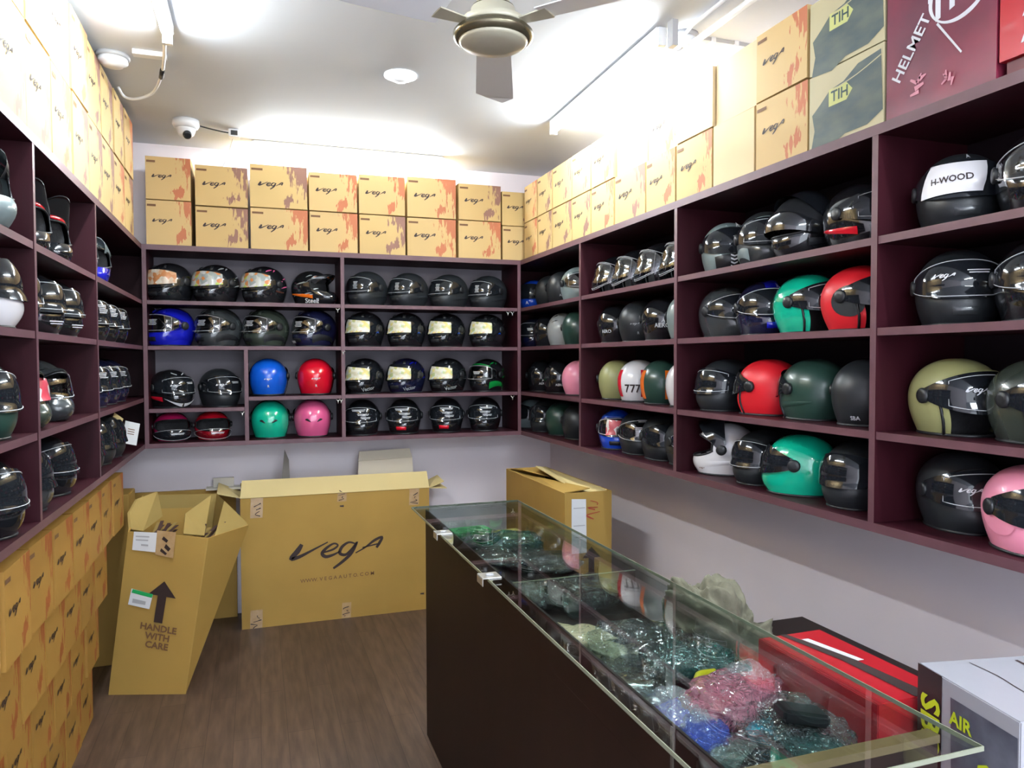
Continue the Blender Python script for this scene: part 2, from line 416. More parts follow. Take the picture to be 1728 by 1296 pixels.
# ================================================================== HELMET BOXES
BOXES = {}
def boxmesh(w_, d_, h_, style):
    key = (round(w_, 2), round(d_, 2), round(h_, 2), style)
    if key in BOXES: return BOXES[key]
    w_, d_, h_ = key[:3]
    mb = MB(); x, y = w_ / 2, d_ / 2; g = 0.003
    mb.box(-x + g, x - g, -y + g, y - g, 0.001, h_ - 0.002)
    # closing flaps on the top, slightly sprung
    mb.quad((-x + g, -y + g, h_ - 0.002), (x - g, -y + g, h_ - 0.002), (x - g, -0.002, h_ + 0.001), (-x + g, -0.002, h_ + 0.001), 0.002)
    mb.quad((-x + g, 0.002, h_ + 0.001), (x - g, 0.002, h_ + 0.001), (x - g, y - g, h_ - 0.002), (-x + g, y - g, h_ - 0.002), 0.002)
    f = -y + g - 0.0012
    if style != 'plain':
        s = w_ * 0.44
        flat(mb, LOGOS, (-x * 0.28, f, h_ * 0.54), (1, 0, 0), (-0.10, 0, 1), s, 1)
        mb.add([(-x * 0.93, f, h_ * 0.86), (-x * 0.55, f, h_ * 0.86), (-x * 0.55, f, h_ * 0.91), (-x * 0.93, f, h_ * 0.91)], [(0, 1, 2, 3)], 2)
    key2 = BOXES[key] = mb.mesh('helmet_box', [BOXM[style], M_INK, M_INKB])
    return key2
ORD = ['first', 'second', 'third', 'fourth', 'fifth', 'sixth', 'seventh', 'eighth', 'ninth', 'tenth', 'eleventh', 'twelfth', 'thirteenth', 'fourteenth', 'fifteenth', 'sixteenth', 'seventeenth', 'eighteenth', 'nineteenth', 'twentieth']
DESC = {'purple': 'kraft helmet box with purple print', 'orange': 'tan helmet box with orange-red print', 'ochre': 'ochre helmet box with orange print', 'plain': 'plain pale kraft box'}
def hbox(style, w_, d_, h_, loc, rz, label, group):
    o = link('helmet_box', boxmesh(w_, d_, h_, style)); o.location = loc; o.rotation_euler = (0, 0, rz)
    return tag(o, label, 'cardboard box', group)
# back row: two tiers standing above the back shelf
xb = [-0.585, -0.325, -0.022, 0.312, 0.607, 0.905, 1.238, 1.535, 1.80]
sb = ['orange', 'purple', 'orange', 'orange', 'purple', 'orange', 'orange', 'orange']
sbt = ['orange', 'purple', 'purple', 'orange', 'orange', 'orange', 'purple', 'purple']
hb = [0.245, 0.235, 0.24, 0.235, 0.24, 0.24, 0.235, 0.22]
for i in range(8):
    wd = xb[i + 1] - xb[i] - 0.008; d_ = 0.31
    if i == 0: wd -= 0.01
    for k in range(2):
        st = (sb, sbt)[k][i]; h_ = hb[i] + (0.006 if (i + k) % 3 == 0 else 0)
        z = SHELF_TOP + 0.001 + (0 if k == 0 else round(hb[i] + (0.006 if i % 3 == 0 else 0), 2) + 0.006)
        hbox(st, wd, d_, h_, ((xb[i] + xb[i + 1]) / 2 - 0.002, YS + 0.01 + d_ / 2 + random.uniform(-0.004, 0.008), z), R(random.uniform(-0.6, 0.6)),
             '%s, %s from left, %s tier of back row' % (DESC[st], ORD[i], ('lower', 'upper')[k]), 'boxes on top of the back shelf')
# right row
yr = [4.60, 4.36, 4.11, 3.825, 3.575, 3.305, 2.995, 2.74, 2.475, 2.22, 1.95]
for i in range(10):
    wd = yr[i] - yr[i + 1] - 0.008; d_ = 0.30
    for k in range(2):
        st = ['orange', 'purple', 'purple', 'purple', 'orange', 'purple', 'orange', 'orange', 'plain', 'orange'][i]
        if k == 1 and i in (5, 7): st = 'plain'
        h_ = 0.23; z = SHELF_TOP + 0.001 + k * 0.236
        x = XRS + 0.008 + d_ / 2 + (0.012 if (k == 1 and i in (5, 6, 8)) else 0.0)
        if i == 0: x += 0.0
        hbox(st, wd, d_, h_, (x, (yr[i] + yr[i + 1]) / 2, z), R(-90 + random.uniform(-0.6, 0.6)),
             '%s, %s from far corner, %s tier above right shelf' % (DESC[st], ORD[i], ('lower', 'upper')[k]), 'boxes on top of the right shelf')
# left row
yl = [1.62 + 0.2875 * i for i in range(11)]
for i in range(10):
    for k in range(2):
        st = 'purple' if (i * 3 + k) % 4 else 'orange'
        hbox(st, 0.277, 0.30, 0.31 if k == 0 else 0.30, (XLS - 0.16 + random.uniform(-0.004, 0.004), (yl[i] + yl[i + 1]) / 2, SHELF_TOP + 0.001 + k * 0.317), R(90 + random.uniform(-0.5, 0.5)),
             '%s, %s from near end, %s tier above left shelf' % (DESC[st], ORD[i], ('lower', 'upper')[k]), 'boxes on top of the left shelf')
# left stack standing on the floor below the shelf: four tiers, each a little further back
TN = ['bottom', 'second', 'third', 'top']
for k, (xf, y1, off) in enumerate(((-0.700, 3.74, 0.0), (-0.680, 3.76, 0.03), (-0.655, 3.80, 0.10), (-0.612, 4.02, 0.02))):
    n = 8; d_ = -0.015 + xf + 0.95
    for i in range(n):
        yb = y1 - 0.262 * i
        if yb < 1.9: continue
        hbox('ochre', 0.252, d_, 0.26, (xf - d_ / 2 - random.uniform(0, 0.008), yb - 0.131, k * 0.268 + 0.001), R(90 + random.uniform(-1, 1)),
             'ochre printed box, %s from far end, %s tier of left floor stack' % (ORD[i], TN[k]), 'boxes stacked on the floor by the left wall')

# ------------------------------------------------------------------ the distinctive boxes above the right shelf
def print_box(name, label, cat, w_, d_, h_, loc, rz, mt, art):
    """one box, art = list of (2-D art, x, z, size, rotation, material)"""
    mb = MB(); x, y = w_ / 2, d_ / 2
    mb.box(-x, x, -y, y, 0.0, h_ - 0.003)
    mb.quad((-x, -y, h_ - 0.003), (x, -y, h_ - 0.003), (x, -0.002, h_ - 0.001), (-x, -0.002, h_ - 0.001), 0.002)
    mb.quad((-x, 0.002, h_ - 0.001), (x, 0.002, h_ - 0.001), (x, y, h_ - 0.003), (-x, y, h_ - 0.003), 0.002)
    ms = [mt]
    for j, (a, ax_, az, s, rot, am) in enumerate(art):
        if am not in ms: ms.append(am)
        ux = Vector((math.cos(rot), 0, math.sin(rot))); uz = Vector((-math.sin(rot), 0, math.cos(rot)))
        flat(mb, a, (ax_, -y - 0.001 - 0.0003 * j, az), ux, uz, s, ms.index(am))
    return tag(mb.build(name, ms, None, loc, (0, 0, rz)), label, cat)
def poly(pts): return (list(pts), [tuple(range(len(pts)))])
def strokes(lst):
    V = []; F = []
    for st in lst:
        vs, fs = ribbon(st, 3); k = len(V); V += vs; F += [tuple(k + i for i in f) for f in fs]
    return V, F
M_LAND = mat('dark_scenery_print', (0.035, 0.06, 0.065), 0.55, noise_amt=0.0, noise_scale=9, col2=(0.11, 0.13, 0.10), stretch=(1, 1, 2.2))
M_TAN = mat('pale_olive_board', (0.50, 0.44, 0.26), 0.6, noise_amt=0.12, noise_scale=6)
M_TAGY = mat('yellow_green_print', (0.50, 0.52, 0.18), 0.6)
M_TEAL = mat('teal_ink', (0.03, 0.06, 0.06), 0.6)
M_MAROON = mat('maroon_gloss_board', (0.22, 0.020, 0.045), 0.3, col2=(0.10, 0.02, 0.04), noise_scale=5, coat=0.4)
M_PINKP = mat('pale_pink_print', (0.55, 0.22, 0.27), 0.5)
M_REDB = mat('red_gloss_board', (0.42, 0.012, 0.02), 0.3, coat=0.4)
for k in range(2):
    land = poly([(-0.5, -0.36), (-0.44, -0.16), (-0.47, 0.02), (-0.34, 0.10), (-0.2, 0.2), (0.0, 0.22), (0.2, 0.32), (0.5, 0.34), (0.5, -0.26), (0.3, -0.34), (0.0, -0.33), (-0.2, -0.4)])
    hexa = poly([(-0.5, -0.3), (0.35, -0.3), (0.62, 0.0), (0.35, 0.3), (-0.5, 0.3)])
    print_box('helmet_box', 'pale olive box with dark scenery print, %s of the pair beside the maroon box' % ('lower', 'upper')[k], 'cardboard box', 0.295, 0.30, 0.225,
              (XRS + 0.158, 1.795, SHELF_TOP + 0.001 + k * 0.228), R(-90), M_TAN,
              [(land, 0.0, 0.105, 0.285, 0.05, M_LAND), (hexa, -0.02, 0.135, 0.085, 0, M_TAGY), (text2d('TIH', 0.02), -0.018, 0.135, 0.045, 0, M_TEAL),
               (strokes([[(-0.5, 0, 0.02), (0, 0.02, 0.015), (0.5, 0.1, 0.02)]]), 0.05, 0.165, 0.2, 0.1, M_TAN)])
ring = strokes([[(math.cos(a) * 0.5 + 0.02, math.sin(a) * 0.42, 0.05 + 0.02 * math.sin(a * 3)) for a in [R(q) for q in range(150, 460, 20)]]])
splash = strokes([[(0, 0, 0.16), (0.2, 0.3, 0.05)], [(0, 0, 0.14), (-0.3, 0.2, 0.08)], [(-0.1, -0.2, 0.2), (0.3, -0.1, 0.1)], [(0.1, 0.1, 0.2), (0.4, 0.2, 0.05)], [(-0.3, -0.4, 0.08), (0.1, -0.35, 0.16)]])
print_box('helmet_box', 'tall maroon helmet box with white oval emblem on the right shelf top', 'cardboard box', 0.325, 0.30, 0.46,
          (XRS + 0.158, 1.475, SHELF_TOP + 0.001), R(-90), M_MAROON,
          [(ring, 0.06, 0.262, 0.175, 0.35, M_WLINE), (text2d('THH', 0.03, 0.3), 0.062, 0.262, 0.100, 0.3, M_WLINE), (text2d('HELMET', 0.015), -0.080, 0.165, 0.048, 0.95, M_WLINE),
           (strokes([[(-0.5, 0.1, 0.05), (0.5, -0.1, 0.04)]]), 0.035, 0.150, 0.12, -0.75, M_WLINE), (splash, -0.06, 0.07, 0.07, 0, M_PINKP), (splash, 0.03, 0.05, 0.05, 1.2, M_PINKP), (splash, -0.08, 0.4, 0.07, 0.5, M_PINKP)])
hel = poly([(-0.6, -0.15), (-0.45, 0.25), (0.0, 0.42), (0.55, 0.36), (0.7, -0.05), (0.2, -0.02), (-0.1, -0.15)])
M_DKRED = mat('dark_red_board', (0.12, 0.012, 0.02), 0.4)
MB().box(-0.16, 0.16, -0.14, 0.14, 0, 0.035).build('box_tray', M_DKRED, None, (XRS + 0.16, 1.135, SHELF_TOP + 0.001), (0, 0, R(-90)))
tag(bpy.data.objects['box_tray'], 'flat dark red tray under the bright red box on the right shelf', 'tray')
print_box('helmet_box', 'bright red helmet box with white emblem at the near end of right shelf', 'cardboard box', 0.33, 0.30, 0.40,
          (XRS + 0.158, 1.14, SHELF_TOP + 0.037), R(-90), M_REDB,
          [(hel, -0.05, 0.10, 0.10, 0.0, M_WLINE), (text2d('H-TEC', 0.02, 0.4), -0.05, 0.04, 0.045, 0.0, M_WLINE)])

# ================================================================== HELMETS
HH = 0.238; ZCN = 0.112
def prof(z):
    if z > ZCN:
        k = min((z - ZCN) / (HH - ZCN), 1.0); r = max(1 - k ** 2.15, 0) ** (1 / 2.1)
        return 0.117 * r, 0.137 * r, 0.146 * r
    t = z / ZCN; s = math.sin(t * PI / 2)
    return 0.093 + 0.024 * s, 0.124 + 0.013 * s + 0.020 * math.sin(PI * min(t * 1.05, 1)) , 0.108 + 0.038 * s
def surf0(a, z):
    w_, f, b = prof(z); s, c = math.sin(a), math.cos(a); p = 0.9
    x = w_ * math.copysign(abs(s) ** p, s); y = -(f if c > 0 else b) * math.copysign(abs(c) ** p, c)
    return Vector((x, y, z))
def surf(a, z, off=0.0):
    z = max(0.0, min(z, HH - 0.0008)); P = surf0(a, z)
    if off:
        e = 0.02; da = surf0(a + e, z) - surf0(a - e, z)
        dz = surf0(a, min(z + 0.002, HH - 0.0004)) - surf0(a, max(z - 0.002, 0))
        n = da.cross(dz)
        if n.length > 0: P = P + n.normalized() * off
    return P
def port(u, kind):
    """eye-port lower and upper height at u in [-1,1] (fraction of its half angle)"""
    k = abs(u)
    if kind == 'open': return (-0.01 if k < 0.86 else 0.10 + (k - 0.86) * 0.3), 0.178 - 0.030 * k ** 3
    if kind == 'moto': return 0.082 + 0.02 * k ** 2, 0.180 - 0.02 * k ** 4
    return 0.084 + 0.030 * k ** 3, 0.180 - 0.028 * k ** 3
AMAX = {'full': R(72), 'open': R(66), 'moto': R(64), 'flip': R(72)}
def cached(fn):
    c = {}
    def g(*a):
        if a not in c: c[a] = fn(*a)
        return c[a]
    return g
@cached
def shell_mesh(kind, mt):
    NA, NZ = 64, 34; am = AMAX[kind]; zs = []
    for i in range(NZ + 1):
        t = i / NZ
        zs.append(HH * math.sin(t * PI / 2) ** 1.15 if t > 0 else 0)
    zs[-1] = HH
    mb = MB(); vs = []
    for z in zs:
        for k in range(NA): vs.append(surf(2 * PI * k / NA - PI, min(z, HH * 0.9995)))
    fs = []
    for i in range(NZ):
        for k in range(NA):
            a = 2 * PI * (k + 0.5) / NA - PI; z = (zs[i] + zs[i + 1]) / 2; u = a / am
            if abs(u) < 1:
                lo, hi = port(u, kind)
                if lo < z < hi: continue
            fs.append((i * NA + k, i * NA + (k + 1) % NA, (i + 1) * NA + (k + 1) % NA, (i + 1) * NA + k))
    fs.append(tuple(NZ * NA + k for k in range(NA)))
    mb.add(vs, fs, 0, True)
    return mb.mesh('shell', mt)
@cached
def liner_mesh():
    mb = MB(); NA, NZ = 32, 16; vs = []; fs = []
    for i in range(NZ + 1):
        z = 0.004 + (HH - 0.016) * math.sin(i / NZ * PI / 2)
        for k in range(NA): vs.append(surf(2 * PI * k / NA, z, 0) * 0.90 + Vector((0, 0, z * 0.1 - 0.004)))
    for i in range(NZ):
        for k in range(NA): fs.append((i * NA + k, i * NA + (k + 1) % NA, (i + 1) * NA + (k + 1) % NA, (i + 1) * NA + k))
    fs += [tuple(range(NA))[::-1], tuple(NZ * NA + k for k in range(NA))]
    # carve the face: push the front in so the opening reads hollow
    out = []
    for v in vs:
        a = math.atan2(v[0], -v[1]); k = max(0, math.cos(a)) ** 2
        if v[1] < 0: v = Vector((v[0], v[1] * (1 - 0.55 * k * (1 if v[2] < 0.17 else 0.2)), v[2]))
        out.append(v)
    mb.add(out, fs, 0, True)
    return mb.mesh('lining', M_LINER)
@cached
def gasket_mesh(kind):
    am = AMAX[kind]; up = []; lo = []; N = 20
    for i in range(N + 1):
        u = -1 + 2 * i / N; l, h = port(u, kind); up.append(surf(u * am, h, 0.001)); lo.append(surf(u * am, max(l, 0.004), 0.001))
    mb = MB()
    if kind == 'open':
        l, h = port(1, kind); side = [surf(am, 0.004 + (h - 0.004) * (1 - j / 6), 0.001) for j in range(7)]
        sidel = [surf(-am, 0.004 + (h - 0.004) * j / 6, 0.001) for j in range(7)]
        mb.tube(sidel[:-1] + up + side[1:], 0.005, 6)
    else: mb.tube(up + lo[::-1], 0.0045, 6, closed=True)
    return mb.mesh('gasket', M_BLACK)
@cached
def rim_mesh():
    mb = MB(); mb.tube([surf(2 * PI * k / 40, 0.003, 0.0) for k in range(40)], 0.006, 6, closed=True)
    return mb.mesh('neck_roll', M_BLACK)
def vis_shape(u, kind):
    k = abs(u)
    if kind == 'open': return 0.068 + 0.045 * k ** 2.2, 0.190 - 0.045 * k ** 2.2
    if kind == 'low': return 0.020 + 0.030 * k ** 2.2, 0.098 - 0.03 * k ** 2.2
    if kind == 'long': return 0.030 + 0.075 * k ** 2, 0.190 - 0.04 * k ** 2.2
    return 0.076 + 0.032 * k ** 2.2, 0.190 - 0.042 * k ** 2.2
def vis_bulge(u): return 0.008 + 0.006 * (1 - u * u)
def flip_pt(p, ang):
    c, s = math.cos(ang), math.sin(ang); y, z = p[1], p[2] - 0.125
    return Vector((p[0] * 1.03, y * c - z * s, y * s + z * c + 0.125))
@cached
def visor_mesh(kind, mt, up, shape):
    NU, NV = 26, 8; am = R(86); mb = MB(); vs = []; fs = []
    ang = R(-58) if up else 0
    def P(u, v):
        lo, hi = vis_shape(u, shape); p = surf(u * am, lo + (hi - lo) * v, vis_bulge(u)); return flip_pt(p, ang) if up else p
    for i in range(NU + 1):
        for j in range(NV + 1): vs.append(P(-1 + 2 * i / NU, j / NV))
    for i in range(NU):
        for j in range(NV): fs.append((i * (NV + 1) + j, (i + 1) * (NV + 1) + j, (i + 1) * (NV + 1) + j + 1, i * (NV + 1) + j + 1))
    mb.add(vs, fs, 0, True)
    return mb.mesh('visor', mt)
@cached
def outline_mesh(up, shape, inset, umax, mt):
    am = R(86); pts = []; N = 22; ang = R(-58) if up else 0
    for i in range(N + 1):
        u = -umax + 2 * umax * i / N; lo, hi = vis_shape(u, shape); pts.append(surf(u * am, hi - inset, vis_bulge(u) + 0.001))
    low = []
    for i in range(N + 1):
        u = umax - 2 * umax * i / N; lo, hi = vis_shape(u, shape); low.append(surf(u * am, lo + inset, vis_bulge(u) + 0.001))
    P = pts + low
    if up: P = [flip_pt(p, ang) for p in P]
    return MB().tube(P, 0.0012, 4, closed=True).mesh('outline', mt)
@cached
def knob_mesh(side, mt):
    mb = MB(); c = surf(side * R(88), 0.122, 0.004)
    prof_ = [(0.024, -0.004), (0.024, 0.006), (0.020, 0.010), (0.008, 0.011), (0.001, 0.011)]
    mb.lathe([(r, side * z) for r, z in prof_], 16, c, 'x')
    return mb.mesh('visor_pivot', mt)
@cached
def patch_mesh(kind, mt, SD=(-1, 1)):
    """raised pieces that follow the shell: vents, stripes, stickers, chevrons"""
    mb = MB()
    def strip(fn, na, nv, off, mi=0, thick=True):
        vs = []; fs = []
        for i in range(na + 1):
            for j in range(nv + 1):
                a, z = fn(i / na, j / nv)
                e = off * (1 if not thick else (0.25 + 0.75 * min(1, 4 * min(i / na, 1 - i / na, j / nv, 1 - j / nv) + 0.1)))
                vs.append(surf(a, z, e))
        for i in range(na):
            for j in range(nv): fs.append((i * (nv + 1) + j, (i + 1) * (nv + 1) + j, (i + 1) * (nv + 1) + j + 1, i * (nv + 1) + j + 1))
        mb.add(vs, fs, mi, True)
    if kind == 'chin_vent': strip(lambda s, t: (R(-16) + R(32) * s, 0.030 + 0.024 * t), 10, 4, 0.006)
    elif kind == 'chin_plate': strip(lambda s, t: (R(-42) + R(84) * s, 0.012 + (0.055 + 0.01 * math.cos((s - .5) * PI)) * t), 14, 5, 0.005)
    elif kind == 'top_vent':
        for sd in SD: strip(lambda s, t: (sd * R(20 + 14 * s), 0.196 + 0.020 * t), 6, 4, 0.009)
    elif kind == 'side_plate':
        for sd in SD: strip(lambda s, t: (sd * R(60 + 70 * s), 0.040 + 0.03 * s + (0.028 - 0.02 * s) * t), 10, 3, 0.004)
    elif kind == 'eyes':
        for sd in SD: strip(lambda s, t: (PI + sd * R(8 + 16 * s), 0.098 + 0.014 * s + (0.004 + 0.011 * math.sin(PI * s)) * t), 8, 2, 0.003)
    elif kind == 'sticker': strip(lambda s, t: (R(-22) + R(72) * s, 0.084 + 0.010 * s + (0.090 - 0.022 * s) * t), 14, 4, 0.017, thick=False)
    elif kind == 'sticker_wide': strip(lambda s, t: (R(-60) + R(120) * s, 0.088 + 0.018 * abs(2 * s - 1) ** 2 + (0.090 - 0.034 * abs(2 * s - 1) ** 2) * t), 20, 4, 0.017, thick=False)
    elif kind == 'band_white': strip(lambda s, t: (R(-58) + R(72) * s + R(10) * t, 0.088 + (0.092) * t), 16, 5, 0.017, thick=False)
    elif kind == 'centre_stripe': 
        vs = []; fs = []
        for i in range(25):
            # over the crown from brow to nape
            t = i / 24; 
            for sd in (-1, 1):
                if t < 0.5: z = 0.19 + (HH - 0.19) * math.sin(t * PI); a = 0
                else: z = 0.03 + (HH - 0.03) * math.sin((1 - t) * PI); a = PI
                wv = 0.028; wloc = max(prof(min(z, HH * 0.995))[0], 0.02)
                p = surf(a, min(z, HH - 0.001), 0.0015); vs.append(Vector((sd * wv, p.y, p.z - (0.0025 if z > 0.2 else 0.0))) + Vector((0, 0, 0.003)))
        for i in range(24): fs.append((2 * i, 2 * i + 1, 2 * i + 3, 2 * i + 2))
        mb.add(vs, fs, 0, True)
    elif kind == 'side_stripe':
        for sd in SD: strip(lambda s, t: (sd * R(28 + 22 * t) + PI, 0.03 + 0.15 * s), 12, 2, 0.0016, thick=False)
    elif kind == 'side_stripe_thin':
        for sd in SD: strip(lambda s, t: (sd * R(56 + 4 * t) + PI, 0.03 + 0.14 * s), 12, 1, 0.0016, thick=False)
    elif kind == 'rear_disc': strip(lambda s, t: (PI + R(-34) + R(68) * s, 0.02 + 0.16 * t - 0.0 * s), 12, 8, 0.0018, thick=False)
    elif kind == 'side_disc':
        for sd in SD:
            vs = [surf(sd * R(78), 0.105, 0.003)]; fs = []
            for k in range(24): vs.append(surf(sd * R(78) + R(24) * math.cos(k * PI / 12), 0.105 + 0.055 * math.sin(k * PI / 12), 0.003))
            for k in range(24): fs.append((0, 1 + k, 1 + (k + 1) % 24) if sd > 0 else (0, 1 + (k + 1) % 24, 1 + k))
            mb.add(vs, fs, 0, True)
    elif kind == 'chevrons':
        for q in range(5):
            for sd in SD: strip(lambda s, t: (sd * R(6) * s, 0.020 + q * 0.014 + 0.006 * s + 0.006 * t), 2, 1, 0.008, thick=False)
    elif kind == 'tiger':
        rnd = random.Random(3)
        for q in range(16):
            a0 = R(rnd.uniform(30, 150)) * rnd.choice((-1, 1)); z0 = rnd.uniform(0.03, 0.20); L_ = R(rnd.uniform(12, 30))
            strip(lambda s, t: (a0 + L_ * s, z0 + 0.014 * s + (0.001 + 0.007 * math.sin(PI * s)) * t), 6, 1, 0.0018, thick=False)
    elif kind == 'white_v':
        for sd in SD: strip(lambda s, t: (sd * R(2 + 52 * s), 0.012 + 0.050 * s ** 1.4 + (0.020 * (1 - s)) * t), 10, 2, 0.008, thick=False)
        for sd in SD: strip(lambda s, t: (sd * R(8 + 22 * s), 0.200 + 0.012 * s + 0.004 * t), 6, 1, 0.002, thick=False)
    elif kind == 'big_plate':
        for sd in SD: strip(lambda s, t: (sd * R(50 + 66 * s), 0.020 + 0.080 * s * (1 - s) + (0.050 - 0.03 * s) * t), 10, 3, 0.005)
    elif kind == 'brow': strip(lambda s, t: (R(-50) + R(100) * s, 0.186 + 0.014 * t - 0.016 * abs(2 * s - 1) ** 2), 16, 3, 0.012)
    return mb.mesh(kind, mt)
@cached
def peak_mesh(mt, length, lift):
    mb = MB(); vs = []; fs = []; N = 12; Mx = 8
    for side in (0, 1):
        for i in range(N + 1):
            u = -1 + 2 * i / N
            for j in range(Mx + 1):
                t = j / Mx; base = surf(u * R(78), 0.196 - 0.045 * u * u, 0.010)
                wid = 1 - 0.42 * t ** 1.2
                y = base.y - length * t * (1 - 0.35 * u * u); z = base.z + lift * t - 0.030 * t * t * (1 if lift < 0.05 else 0) + 0.010 * (1 - u * u) * t - 0.004 * side
                vs.append((base.x * wid, y, z))
    n1 = (N + 1) * (Mx + 1)
    for i in range(N):
        for j in range(Mx):
            a = i * (Mx + 1) + j; b = a + Mx + 1
            fs.append((a, b, b + 1, a + 1)); fs.append((n1 + a, n1 + a + 1, n1 + b + 1, n1 + b))
    def edge(a, b): fs.append((a, b, n1 + b, n1 + a))
    for j in range(Mx): edge(j + 1, j); edge(N * (Mx + 1) + j, N * (Mx + 1) + j + 1)
    for i in range(N): edge(i * (Mx + 1), (i + 1) * (Mx + 1)); edge((i + 1) * (Mx + 1) + Mx, i * (Mx + 1) + Mx)
    mb.add(vs, fs, 0, True)
    return mb.mesh('peak', mt)
@cached
def mx_chin_mesh(mt):
    mb = MB(); vs = []; fs = []; N = 18; Mx = 6
    for i in range(N + 1):
        u = -1 + 2 * i / N; a = u * R(80)
        for j in range(Mx + 1):
            z = 0.006 + 0.078 * j / Mx; p = surf(a, z, 0.003); push = 0.048 * math.cos(a) ** 2 * math.sin(PI * (0.25 + 0.6 * j / Mx))
            vs.append((p.x * (1 - 0.12 * math.cos(a)), p.y - push, p.z))
    for i in range(N):
        for j in range(Mx): a = i * (Mx + 1) + j; b = a + Mx + 1; fs.append((a, b, b + 1, a + 1))
    mb.add(vs, fs, 0, True)
    return mb.mesh('chin_guard', mt)
@cached
def lifted_chin_mesh(mt, which):
    """flip-up front: dark inner side panel or coloured chin bar swung up"""
    mb = MB(); vs = []; fs = []; N = 20; Mx = 5
    for i in range(N + 1):
        u = -1 + 2 * i / N; a = u * R(84)
        for j in range(Mx + 1):
            lo, hi = (0.01 + 0.05 * u * u, 0.080 + 0.02 * u * u) if which == 'chin' else (0.078 + 0.018 * u * u, 0.172 - 0.03 * u * u)
            p = surf(a, lo + (hi - lo) * j / Mx, 0.010); vs.append(flip_pt(p, R(-34)))
    for i in range(N):
        for j in range(Mx): a = i * (Mx + 1) + j; b = a + Mx + 1; fs.append((a, b, b + 1, a + 1))
    mb.add(vs, fs, 0, True)
    return mb.mesh(which, mt)
def wrap(art, a0, z0, size, off, slant=0.0):
    V, F = art
    bm = bmesh.new(); vv = [bm.verts.new((x * size, y * size, 0)) for x, y in V]
    for f in F:
        try: bm.faces.new([vv[i] for i in f])
        except ValueError: pass
    es = [e for e in bm.edges if e.calc_length() > 0.014]
    if es: bmesh.ops.subdivide_edges(bm, edges=es, cuts=2, use_grid_fill=False)
    bm.verts.index_update()
    vs = [surf(a0 + (v.co.x * math.cos(slant) - v.co.y * math.sin(slant)) / 0.132, z0 + v.co.x * math.sin(slant) + v.co.y * math.cos(slant), off) for v in bm.verts]
    fs = [tuple(v.index for v in f.verts) for f in bm.faces]
    bm.free(); return vs, fs
@cached
def letter_mesh(s, adeg, z, size, off, slant, mt):
    art = LOGOS if s == 'LOGO' else text2d(s, 0.02)
    mb = MB(); vs, fs = wrap(art, R(adeg), z, size, off, slant); mb.add(vs, fs)
    return mb.mesh('lettering', mt)
@cached
def lines_mesh(adeg, z, n, wd, off, mt):
    """a small block of printed lines"""
    mb = MB()
    for q in range(n):
        z0 = z - q * 0.0065; k = 10; ww = wd * (1 - 0.12 * ((q * 7) % 3))
        vs = []
        for i in range(k + 1):
            a = R(adeg) + (ww * (i / k - 0.5)) / 0.13; vs += [surf(a, z0, off), surf(a, z0 + 0.0028, off)]
        mb.add(vs, [(2 * i, 2 * i + 2, 2 * i + 3, 2 * i + 1) for i in range(k)])
    return mb.mesh('small_print', mt)

def paint(name, col, rough=0.12, coat=1.0): return mat(name, col, rough, coat=coat, spec=0.5)
P = {
 'gloss black': paint('gloss_black_paint', (0.009, 0.010, 0.012)),
 'matte black': paint('matte_black_paint', (0.016, 0.019, 0.022), 0.42, 0.0),
 'dark grey': paint('dark_grey_paint', (0.040, 0.045, 0.048), 0.22, 0.6),
 'olive grey': paint('olive_grey_paint', (0.035, 0.045, 0.035), 0.25, 0.5),
 'blue': paint('deep_blue_paint', (0.008, 0.012, 0.42), 0.15),
 'bright blue': paint('bright_blue_paint', (0.004, 0.10, 0.60), 0.25, 0.5),
 'red': paint('red_paint', (0.62, 0.006, 0.022), 0.2, 0.8),
 'matte red': paint('matte_red_paint', (0.66, 0.012, 0.022), 0.42, 0.0),
 'teal': paint('teal_paint', (0.004, 0.43, 0.26), 0.14),
 'pink': paint('pink_paint', (0.72, 0.11, 0.27), 0.18),
 'dark pink': paint('dark_pink_paint', (0.50, 0.012, 0.10), 0.18),
 'pale pink': paint('pale_pink_paint', (0.85, 0.30, 0.42), 0.3, 0.3),
 'silver': paint('silver_paint', (0.34, 0.36, 0.36), 0.28, 0.4),
 'dark green': paint('dark_green_paint', (0.018, 0.050, 0.038), 0.35, 0.2),
 'green': paint('green_paint', (0.004, 0.24, 0.04), 0.2),
 'olive': paint('olive_paint', (0.30, 0.30, 0.13), 0.4, 0.1),
 'white': paint('white_paint', (0.72, 0.70, 0.71), 0.2, 0.6),
 'navy': paint('navy_paint', (0.008, 0.010, 0.035), 0.15),
 'clear blue': paint('cobalt_paint', (0.01, 0.07, 0.55), 0.18),
 'orange': paint('orange_paint', (0.80, 0.16, 0.01), 0.25),
 'dull silver': paint('grey_green_paint', (0.20, 0.25, 0.25), 0.35, 0.2),
}
